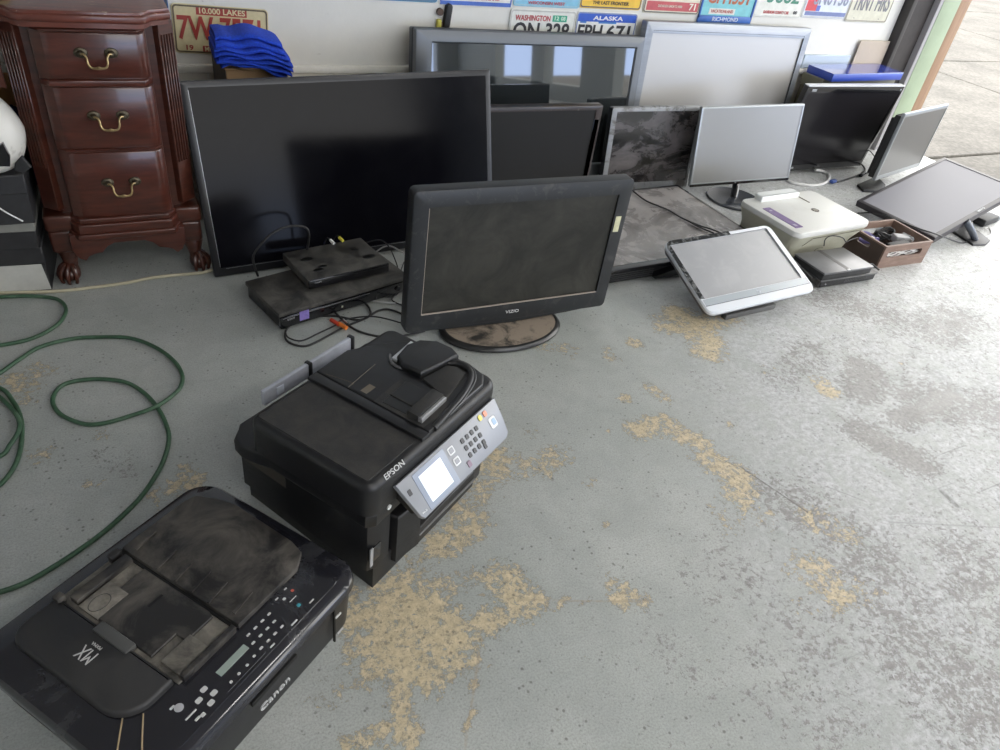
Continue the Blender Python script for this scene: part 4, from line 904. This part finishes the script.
cable('black_cable', 'second black cord branching across the flat television toward the white computer', [P(570+.16*a, 180+.16*b, h) for a, b, h in ((750, 262, .0665), (800, 290, .063), (850, 312, .063), (900, 332, .063))], .0030, RUB)

# ------------------------------------------------------------------ blue flat box on an olive box, tan panel behind
t = thing('storage_box', 'olive box under the glossy blue flat box', 'box', (3.43, 2.630, 0), R(2))
OLV = mat('olive_box', (.13, .12, .08), .6, var=.2, vscale=5)
MB().box(-.30, .26, -.030, .095, 0, .43, .004, 1).obj('box_body', OLV, t)
MB().box(-.303, .263, -.033, .098, .40, .455, .003, 1).obj('lid', mat('olive_lid', (.20, .19, .14), .5), t)
t = thing('flat_blue_box', 'glossy blue flat box lying on the olive box by the door', 'box', (3.43, 2.630, .4555), R(3))
BL_ = mat('gloss_blue', (.035, .06, .36), .12, spec=.9, coat=.6)
MB().box(-.295, .252, -.070, .090, 0, .034, .003, 2).obj('box_body', mat('gloss_blue_side', (.04, .08, .42), .3), t)
MB().box(-.296, .253, -.071, .091, .034, .037, .001, 1).obj('top_face', BL_, t)
MB().box(-.296, .253, -.0715, -.070, .0335, .0348).obj('top_edge_line', mat('edge_pale_blue', (.3, .42, .75), .3), t)
tag(MB().box(0, .225, 0, .007, 0, .600, .002, 1).obj('leaning_panel', mat('tan_panel', (.46, .39, .31), .6, var=.08, vscale=5)), 'tan board leaning on the wall behind the blue flat box', 'board')
bpy.data.objects['leaning_panel'].location = (3.483, 2.7385, .003)
tag(MB().box(0, .33, 0, .012, 0, .065, .003, 1).obj('wall_ledge_strip', mat('ledge_blue_reflection', (.50, .58, .66), .35)), 'wall ledge strip with a painted blue reflection between silver television and tan board', 'strip')  # bluish reflection on the trim ledge put into this strip's colour
bpy.data.objects['wall_ledge_strip'].location = (3.13, 2.744, .463)

# ------------------------------------------------------------------ floor leads and hose
def hose(pts, r, m, name, label, cat, h=None):
    q = [P(a, b, r) if len(p) == 2 else P(a, b, p[2]) for p in pts for a, b in [p[:2]]]
    o = MB().tube(q, r, 10).obj(name, m, None, 60); return tag(o, label, cat)
HM = mat('hose_green', (.040, .095, .052), .45, var=.2, vscale=30, dust=(.09, .16, .10), dscale=25, dlo=.5, dhi=.7)
hose([(0, 297), (25, 296), (46, 297), (59, 300), (66, 309), (61, 321), (48, 331), (30, 339), (8, 344), (-30, 350), (-90, 365), (-80, 390), (-35, 380), (0, 388), (12, 400), (20, 415), (22, 432), (19, 455), (9, 475), (-8, 490), (-40, 500), (-70, 480), (-40, 470), (0, 456), (10, 445, .012), (19, 430, .015), (18, 418, .015), (9, 406, .012), (-8, 392), (-30, 388), (-20, 384), (0, 373), (20, 359), (40, 347), (70, 339), (100, 337), (130, 338), (155, 347), (173, 360), (182, 374), (181, 386), (172, 396), (155, 407, .016), (130, 416), (105, 423), (85, 424), (65, 417), (55, 408), (53, 398), (60, 387), (75, 381), (100, 379), (125, 382), (143, 392), (157, 407, .006), (166, 424), (169, 440), (163, 462), (153, 480), (140, 498), (120, 518), (100, 535), (75, 553), (50, 569), (25, 583), (0, 592), (-40, 602)],
     .0052, HM, 'garden_hose', 'green garden hose lying in loops on the painted floor', 'hose')
hose([(-30, 294), (0, 293), (40, 292), (70, 290), (95, 287), (125, 283), (150, 278), (175, 275), (200, 273), (212, 270)], .0048, mat('cord_cream', (.50, .46, .33), .6), 'extension_cord', 'cream extension cord running along the floor before the desk', 'cord')

# ------------------------------------------------------------------ Epson office printer
EB = mat('epson_black', (.010, .010, .011), .36, var=.2, vscale=20, dust=(.026, .025, .022), dscale=9, dlo=.5, dhi=.85, bump=.12, bscale=700)
ET = mat('epson_top', (.014, .014, .014), .6, dust=(.045, .042, .038), dscale=24, dlo=.38, dhi=.66, bump=.3, bscale=900)
t = thing('printer', 'black office printer with grey control panel and lit touch screen', 'printer', (.268, .790, 0), R(32))
def pr(poly, z0, z1, bev, nm, m, seg=3, bb=False, par=None): return MB().prism(poly, z0, z1, bev, seg, bevbot=bb).obj(nm, m, par or t)
pr([(.052, .030), (.165, .030), (.175, .048), (.40, .048), (.415, .035), (.452, .040), (.455, .395), (.078, .395)], .0, .062, .004, 'lower_cassette', EB)
# body with the front-left pillar and a recessed bay
body = [(.034, .055), (.040, .036), (.056, .028), (.098, .030), (.102, .085), (.405, .085), (.410, .040), (.446, .042), (.456, .06), (.456, .385), (.44, .402), (.076, .402), (.058, .385)]
pr(body, .060, .190, .002, 'body', EB)
pr([(.103, .045), (.404, .045), (.404, .09), (.103, .09)], .064, .125, .004, 'cassette_front', EB)
pr([(.110, .020), (.175, .012), (.185, .045), (.103, .06)], .030, .160, .008, 'front_corner_guard', EB)
pr([(.175, .022), (.400, .026), (.400, .05), (.18, .05)], .010, .058, .004, 'cassette_handle', EB)
MB().box(.19, .40, .020, .024, .034, .037).box(.18, .40, .043, .0455, .100, .103).obj('cassette_line', mat('line_grey', (.2, .2, .2), .4), t)
MB().box(.145, .40, .040, .13, .128, .140, .003).obj('output_tray', BLKG, t)
pr([(.032, .035), (.048, .022), (.44, .030), (.456, .05), (.456, .37), (.44, .385), (.062, .385), (.050, .375), (.026, .360), (.020, .335), (.026, .30), (.034, .27)], .188, .224, .006, 'scanner_unit', EB, bb=True)
MB().prism([(.0475, .25), (.052, .25), (.0585, .37), (.053, .37)], .140, .180, .002, 1).obj('side_recess', mat('recess_brown', (.045, .038, .03), .6), t)
MB().box(.040, .068, .0265, .0285, .088, .128).obj('card_slot', BLKG, t)
MB().box(.038, .046, .0255, .028, .080, .130).obj('slot_label', mat('slot_grey', (.28, .28, .28), .5), t)
MB().lathe([(.0055, 0), (.0055, .004)], 12, m=T(.082, .024, .214) @ XZ).obj('usb_port', WHT, t)
lid = pr(rrect(.026, .444, .020, .318, (.030, .034, .026, .026), 7), .224, .302, .017, 'scanner_lid', EB, 5)
pr(rrect(.040, .178, .038, .305, .006), .3015, .3026, .0008, 'lid_left_pad', ET, 1, par=lid)
# document feeder on the right half
pr([(.182, .028), (.205, .028), (.205, .314), (.182, .314)], .300, .3085, .003, 'feeder_lip', EB, 2, par=lid)
fd = [(.206, .030), (.395, .032), (.425, .050), (.436, .09), (.436, .19), (.425, .235), (.395, .262), (.335, .300), (.300, .318), (.206, .314)]
pr(fd, .300, .310, .005, 'feeder_cover', EB, 3, par=lid)
pr([(.206, .045), (.29, .040), (.30, .055), (.30, .170), (.206, .165)], .3098, .3106, .0004, 'feeder_tray', ET, 1, par=lid)
pr([(.216, .094), (.296, .098), (.296, .156), (.214, .150)], .3100, .3114, .0005, 'tray_well', mat('well_black', (.006, .006, .006), .35), 1, par=lid)
pr([(.240, .094), (.246, .094), (.246, .152), (.240, .152)], .310, .3135, .001, 'paper_guide', ET, 1, par=lid)
pr([(.212, .062), (.300, .066), (.302, .094), (.214, .090)], .309, .324, .003, 'guide_block', ET, 2, par=lid)
MB().prism([(.214, .054), (.300, .058), (.300, .0665), (.214, .0625)], .309, .321, .002, 1).obj('guide_edge', mat('guide_grey', (.22, .22, .22), .4), lid)
pr([(.323, .140), (.380, .128), (.430, .120), (.442, .145), (.440, .185), (.418, .215), (.385, .225), (.340, .215), (.322, .190)], .306, .326, .007, 'feeder_pad', EB, 4, par=lid)
pr([(.322, .134), (.392, .124), (.402, .105), (.396, .078), (.305, .060), (.304, .070)], .309, .316, .003, 'feeder_flap', ET, 2, par=lid)
MB().tube([(.400, .132, .312), (.416, .108, .313), (.413, .080, .312), (.385, .058, .311), (.33, .043, .309), (.27, .036, .308), (.222, .032, .305)], .0075, 10).obj('curved_ridge', EB, lid, 60)
MB().tube([(.412, .122, .3165), (.424, .104, .3165), (.420, .076, .316), (.392, .050, .3135), (.33, .034, .3115), (.27, .028, .310)], .0013, 8).obj('curved_seam', mat('seam_grey', (.12, .12, .12), .35), lid, 60)
MB().tube([(.330, .178, .3115), (.322, .200, .3115), (.328, .222, .3115), (.345, .238, .3115)], .0035, 8).obj('guide_curve', mat('seam_grey', (.12, .12, .12), .35), lid, 60)
MB().prism([(.335, .212), (.410, .219), (.410, .233), (.335, .225)], .309, .3165, .001, 1).obj('silver_lever', mat('lever_silver', (.6, .62, .64), .3, metal=.2), lid)
MB().tube([(.206, .230, .3106), (.300, .240, .3106)], .0006, 4).tube([(.209, .292, .3106), (.222, .235, .3106), (.215, .232, .3106)], .0006, 4).box(.214, .242, .190, .206, .3098, .3104).obj('embossed_mark', mat('emboss', (.13, .11, .08), .5), lid)
text('EPSON', .015, mat('epson_letter', (.55, .55, .55), .35), lid, T(.096, .0243, .2968) @ Matrix.Rotation(R(-45), 4, 'X') @ XZ, 'brand_lettering', .052, .0008)
# clear paper support behind
MB().box(.132, .400, .388, .398, .222, .258, .002).obj('paper_support', mat('clear_tray', (.46, .48, .54), .2, spec=.7, var=.15, vscale=20), t)
MB().box(.165, .185, .386, .392, .230, .250, .001).obj('support_clip', mat('clip_pale', (.6, .64, .72), .3), t)
MB().box(.258, .268, .385, .401, .215, .2605, .002).obj('support_bracket', BLK, t); MB().box(.393, .403, .385, .401, .215, .2605, .002).obj('support_bracket', BLK, t)
# tilted control panel
PM = T(.085, .022, .262) @ Matrix.Rotation(R(-42), 4, 'X')       # local: x along the front, -z down the slope
EG = mat('panel_grey', (.25, .26, .28), .38, metal=.25)
pn = MB().prism([(.004, 0), (.018, -.078), (.024, -.086), (.310, -.086), (.322, -.078), (.330, -.040), (.334, 0)], 0, .010, .003, 2, PM @ XZ).obj('control_panel', EG, t)
MB().prism([(.01, 0), (.03, -.075), (.31, -.075), (.325, 0)], 0, .03, .004, 2, PM @ T(0, .03, 0) @ XZ).obj('panel_back', EB, t)
def pb(x0, x1, z0, z1, nm, m, r=.002, th=.0012, par=None):
    return MB().prism(rrect(x0, x1, z0, z1, r), .0098, .0098+th, .0003, 1, PM @ XZ).obj(nm, m, par or pn)
pb(.044, .140, -.082, -.006, 'touch_bezel', mat('touch_bezel', (.30, .34, .42), .15, spec=.7), .003)
pb(.056, .124, -.072, -.016, 'touch_screen', mat('touch_lit', (.55, .60, .68), .15, emit=(.75, .85, 1), estr=.30), .001, .0018)
KEY = mat('key_dark', (.035, .035, .04), .35); KG = mat('key_grey', (.2, .2, .22), .35); KW = mat('key_white', (.7, .71, .72), .4)
pb(.018, .027, -.034, -.022, 'power_key', KEY)
for zc in (-.022, -.046): pb(.148, .166, zc-.008, zc+.008, 'home_key', KW, .003); pb(.151, .163, zc-.005, zc+.005, 'home_key_centre', EG, .002, .0018)
for i in range(3):
    for j in range(4): x = .190+j*.0165; z = -.018-i*.0165; pb(x, x+.0095, z-.010, z, 'number_key', KEY, .002, .0018)
pb(.176, .187, -.075, -.062, 'mono_key', mat('key_mauve', (.22, .15, .2), .4), .002, .0018)
pb(.238, .247, -.070, -.060, 'number_key', KEY, .002, .0018)
pb(.262, .273, -.018, -.006, 'yellow_key', mat('key_yellow', (.72, .62, .12), .35), .004, .002); pb(.280, .291, -.018, -.006, 'orange_key', mat('key_orange', (.75, .28, .18), .35), .003, .002)
pb(.284, .306, -.050, -.026, 'start_key', KW, .005); pb(.292, .304, -.045, -.031, 'start_key_centre', mat('key_blue', (.32, .45, .62), .3), .003, .0018)
text('Wi-Fi', .006, KW, pn, PM @ T(.030, -.0102, -.075) @ XZ, 'lettering')

# ------------------------------------------------------------------ Canon printer in the foreground
CB_ = mat('canon_gloss', (.012, .012, .016), .16, coat=.5, dust=(.06, .06, .062), dscale=5, dlo=.58, dhi=.8)
CM = mat('canon_matte', (.014, .013, .013), .42, dust=(.12, .108, .092), dscale=9, dlo=.42, dhi=.68, drough=.75)
CD = mat('canon_dusty', (.03, .028, .025), .55, dust=(.24, .22, .185), dscale=14, dlo=.32, dhi=.6)
t = thing('printer', 'low black dusty printer with button panel nearest the viewer', 'printer', (-.135, .520, 0), R(35))
def rrp(a, b, c, d, z, r=.04): return [(x, y, z) for x, y in rrect(a, b, c, d, r, 7)]
MB().loft([rrp(.038, 0.459, .010, .375, 0, .03), rrp(.034, 0.462, .002, .378, .02, .035), rrp(.022, 0.471, -.004, .380, .118, .045), rrp(.024, 0.467, -.002, .376, .120, .045)]).obj('body', mat('canon_side', (.011, .011, .012), .42, var=.2, vscale=30, bump=.1, bscale=600), t)
MB().loft([rrp(.018, 0.475, -.006, .382, .118, .048), rrp(.016, 0.477, -.010, .384, .124, .05), rrp(.017, 0.476, -.007, .383, .136, .05), rrp(.022, 0.469, .003, .378, .144, .048), rrp(.034, 0.447, .020, .366, .147, .040)]).obj('top_shell', CB_, t)
# feeder lid raised at the left
MB().prism(rrect(.064, .150, .092, .350, (.050, .004, .004, .03), 7), .145, .160, .006, 3).obj('feeder_lid', mat('canon_lid', (.014, .014, .015), .4, dust=(.040, .038, .036), dscale=8, dlo=.4, dhi=.75), t)
# well with folded flaps
MB().prism([(.151, .085), (.262, .086), (.262, .352), (.151, .352)], .145, .150, .001, 1).obj('feeder_well', CD, t)
MB().prism([(.268, .082), (.405, .082), (.436, .100), (.444, .13), (.450, .270), (.444, .300), (.425, .345), (.40, .352), (.268, .352)], .146, .158, .003, 2).obj('tray_flap', CM, t)
f = MB().prism([(.158, .150), (.205, .150), (.205, .128), (.258, .128), (.262, .14), (.262, .290), (.210, .290), (.210, .315), (.17, .315), (.158, .300)], .149, .1545, .0015, 1).obj('folded_tray', CM, t)
MB().box(.214, .242, .221, .2255, .1540, .1552).obj('flap_slot', mat('slot_black', (.003, .003, .003), .5), f)
f = MB().box(.156, .214, .268, .312, .151, .1560, .001).obj('paper_pad', CD, t)
MB().tube([(.178+.018*math.cos(a), .29+.013*math.sin(a), .1562) for a in [2*PI*i/16 for i in range(17)]], .0006, 4).obj('pad_ring', mat('ring_dark', (.02, .018, .015), .5), f)
MB().box(.160, .216, .088, .132, .151, .1560, .001).obj('paper_pad', CD, t)
MB().box(.138, .158, .180, .255, .150, .1632, .003).obj('hinge_block', mat('hinge_grey', (.07, .07, .068), .4), t)
MB().box(.158, .262, .316, .334, .146, .162, .002).obj('guide_rail', CM, t); MB().box(.158, .262, .080, .090, .146, .162, .002).obj('guide_rail', CM, t)
for i, (x, y) in enumerate(((.300, .330), (.292, .270), (.292, .228), (.292, .190), (.292, .152), (.300, .104))): MB().prism([(-.022, -.003), (.024, 0), (.024, .002), (-.022, .003)], 0, .004, 0, 1, T(x, y, .1575) @ Matrix.Rotation(R(4), 4, 'Z')).obj('tray_rib', CM, t)
MB().box(.2625, .2675, .085, .352, .148, .1515).obj('hinge_gap', mat('gap_black', (.004, .004, .004), .6), t)
MB().box(.14, .155, .335, .350, .148, .168, .003).obj('hinge_post', CM, t); MB().box(.24, .262, .340, .352, .148, .166, .003).obj('hinge_post', CM, t)
CWM = mat('canon_white', (.55, .55, .54), .45)
Rz90 = Matrix.Rotation(R(0), 4, 'Z')
text('MX', .032, mat('mx_silver', (.50, .50, .49), .4), t, T(.108, .226, .1602) @ Matrix.Rotation(R(90), 4, 'Z'), 'model_lettering', .029)
text('PIXMA', .007, mat('mx_silver', (.33, .33, .32), .4), t, T(.125, .226, .1602) @ Matrix.Rotation(R(90), 4, 'Z'), 'model_lettering')
# control panel: printed keys lie along the front strip
ZT = .1462
def key(x, y, w_, h_, nm, m, r=.0015, z=ZT, th=.0012):
    r = min(r, w_*.42, h_*.42); return MB().prism(rrect(x-w_/2, x+w_/2, y-h_/2, y+h_/2, r), z-.001, z+th, .0003, 1).obj(nm, m, t)
MB().prism(rrect(.080, .432, .012, .079, .012), .1440, ZT, .0006, 1).obj('control_panel', CB_, t)
key(.223, .050, .058, .0125, 'display', mat('lcd_pale', (.30, .36, .32), .25), .001, th=.0014)
w = MB(); w.tube([(p[0], p[1], ZT+.0003) for p in rrect(.180, .262, .018, .066, .004)]+[(.184, .018, ZT+.0003)], .0004, 4, smooth=False); w.obj('display_outline', mat('outline_grey', (.12, .12, .13), .4), t)
DK = mat('canon_key', (.03, .03, .035), .3)
for i in range(3):
    for j in range(4):
        x = .262+j*.0155+(.006 if i == 0 else 0); y = .062-i*.0165
        key(x, y, .0075, .0045, 'number_key', CWM, .0018, th=.0009)
for x, y in ((.196, .026), (.212, .026), (.229, .026), (.246, .028)): key(x, y, .0055, .0050, 'menu_key', CWM, .002, th=.0009)
for x, y in ((.150, .043), (.166, .050), (.157, .026), (.170, .034)): key(x, y, .011, .009, 'function_key', CWM, .003, th=.0009)
MB().lathe([(.0068, ZT-.001), (.0068, ZT+.0015), (.004, ZT+.0018)], 20, c=(.127, .058)).obj('power_key', mat('power_pale', (.42, .42, .44), .3), t)
key(.122, .066, .008, .004, 'key_caption', CWM, .001); key(.129, .036, .020, .003, 'key_caption', CWM, .001); key(.130, .024, .009, .004, 'key_caption', CWM, .001); key(.138, .022, .007, .006, 'key_caption', CWM, .001)
w = MB().lathe([(.0062, ZT-.001), (.0062, ZT+.0013)], 20, c=(.370, .062)); w.obj('stop_key', DK, t)
key(.370, .062, .0055, .0055, 'stop_mark', mat('mark_red', (.6, .12, .08), .4), .002, th=.0016)
MB().lathe([(.0066, ZT-.001), (.0066, ZT+.0013)], 20, c=(.354, .034)).obj('colour_key', DK, t)
key(.354, .034, .0065, .0065, 'colour_mark', mat('mark_teal', (.05, .35, .42), .4), .002, th=.0016)
key(.350, .062, .006, .005, 'black_mark', CWM, .002); key(.343, .072, .007, .003, 'key_caption', CWM); key(.366, .074, .006, .003, 'key_caption', CWM); key(.358, .050, .016, .0015, 'key_caption', CWM); key(.372, .022, .011, .003, 'key_caption', CWM); key(.325, .012+.006, .014, .003, 'key_caption', CWM); key(.275, .018, .010, .0028, 'key_caption', CWM)
# front face: output slot, silver brand strip, card cover
MB().box(.200, .300, -.0095, -.0040, .101, .112, .001).obj('front_slot', mat('slot_black', (.003, .003, .003), .5), t)
MB().box(.395, .398, -.0072, -.003, .02, .112).obj('panel_seam', mat('slot_black', (.003, .003, .003), .5), t)
text('Canon', .020, mat('canon_silver', (.62, .62, .62), .3, metal=.3), t, T(.250, -.0050, .062) @ XZ, 'brand_lettering', .066, .0014)
MB().box(.398, .412, -.0085, -.006, .088, .091).obj('front_mark', CWM, t); MB().box(.405, .420, -.0062, -.004, .030, .033).obj('front_mark', CWM, t)
MB().tube([(.074, .110, .1478), (.038, .076, .1478), (.026, .060, .1455), (.018, .048, .134)], .0012, 6).tube([(.094, .092, .1478), (.057, .050, .1478), (.040, .026, .1455), (.034, .014, .138)], .0012, 6).obj('reflection_streak', mat('streak_gold', (.45, .34, .2), .3, metal=.4), t)  # thin gold tubes standing in for reflected streaks on the glossy shell
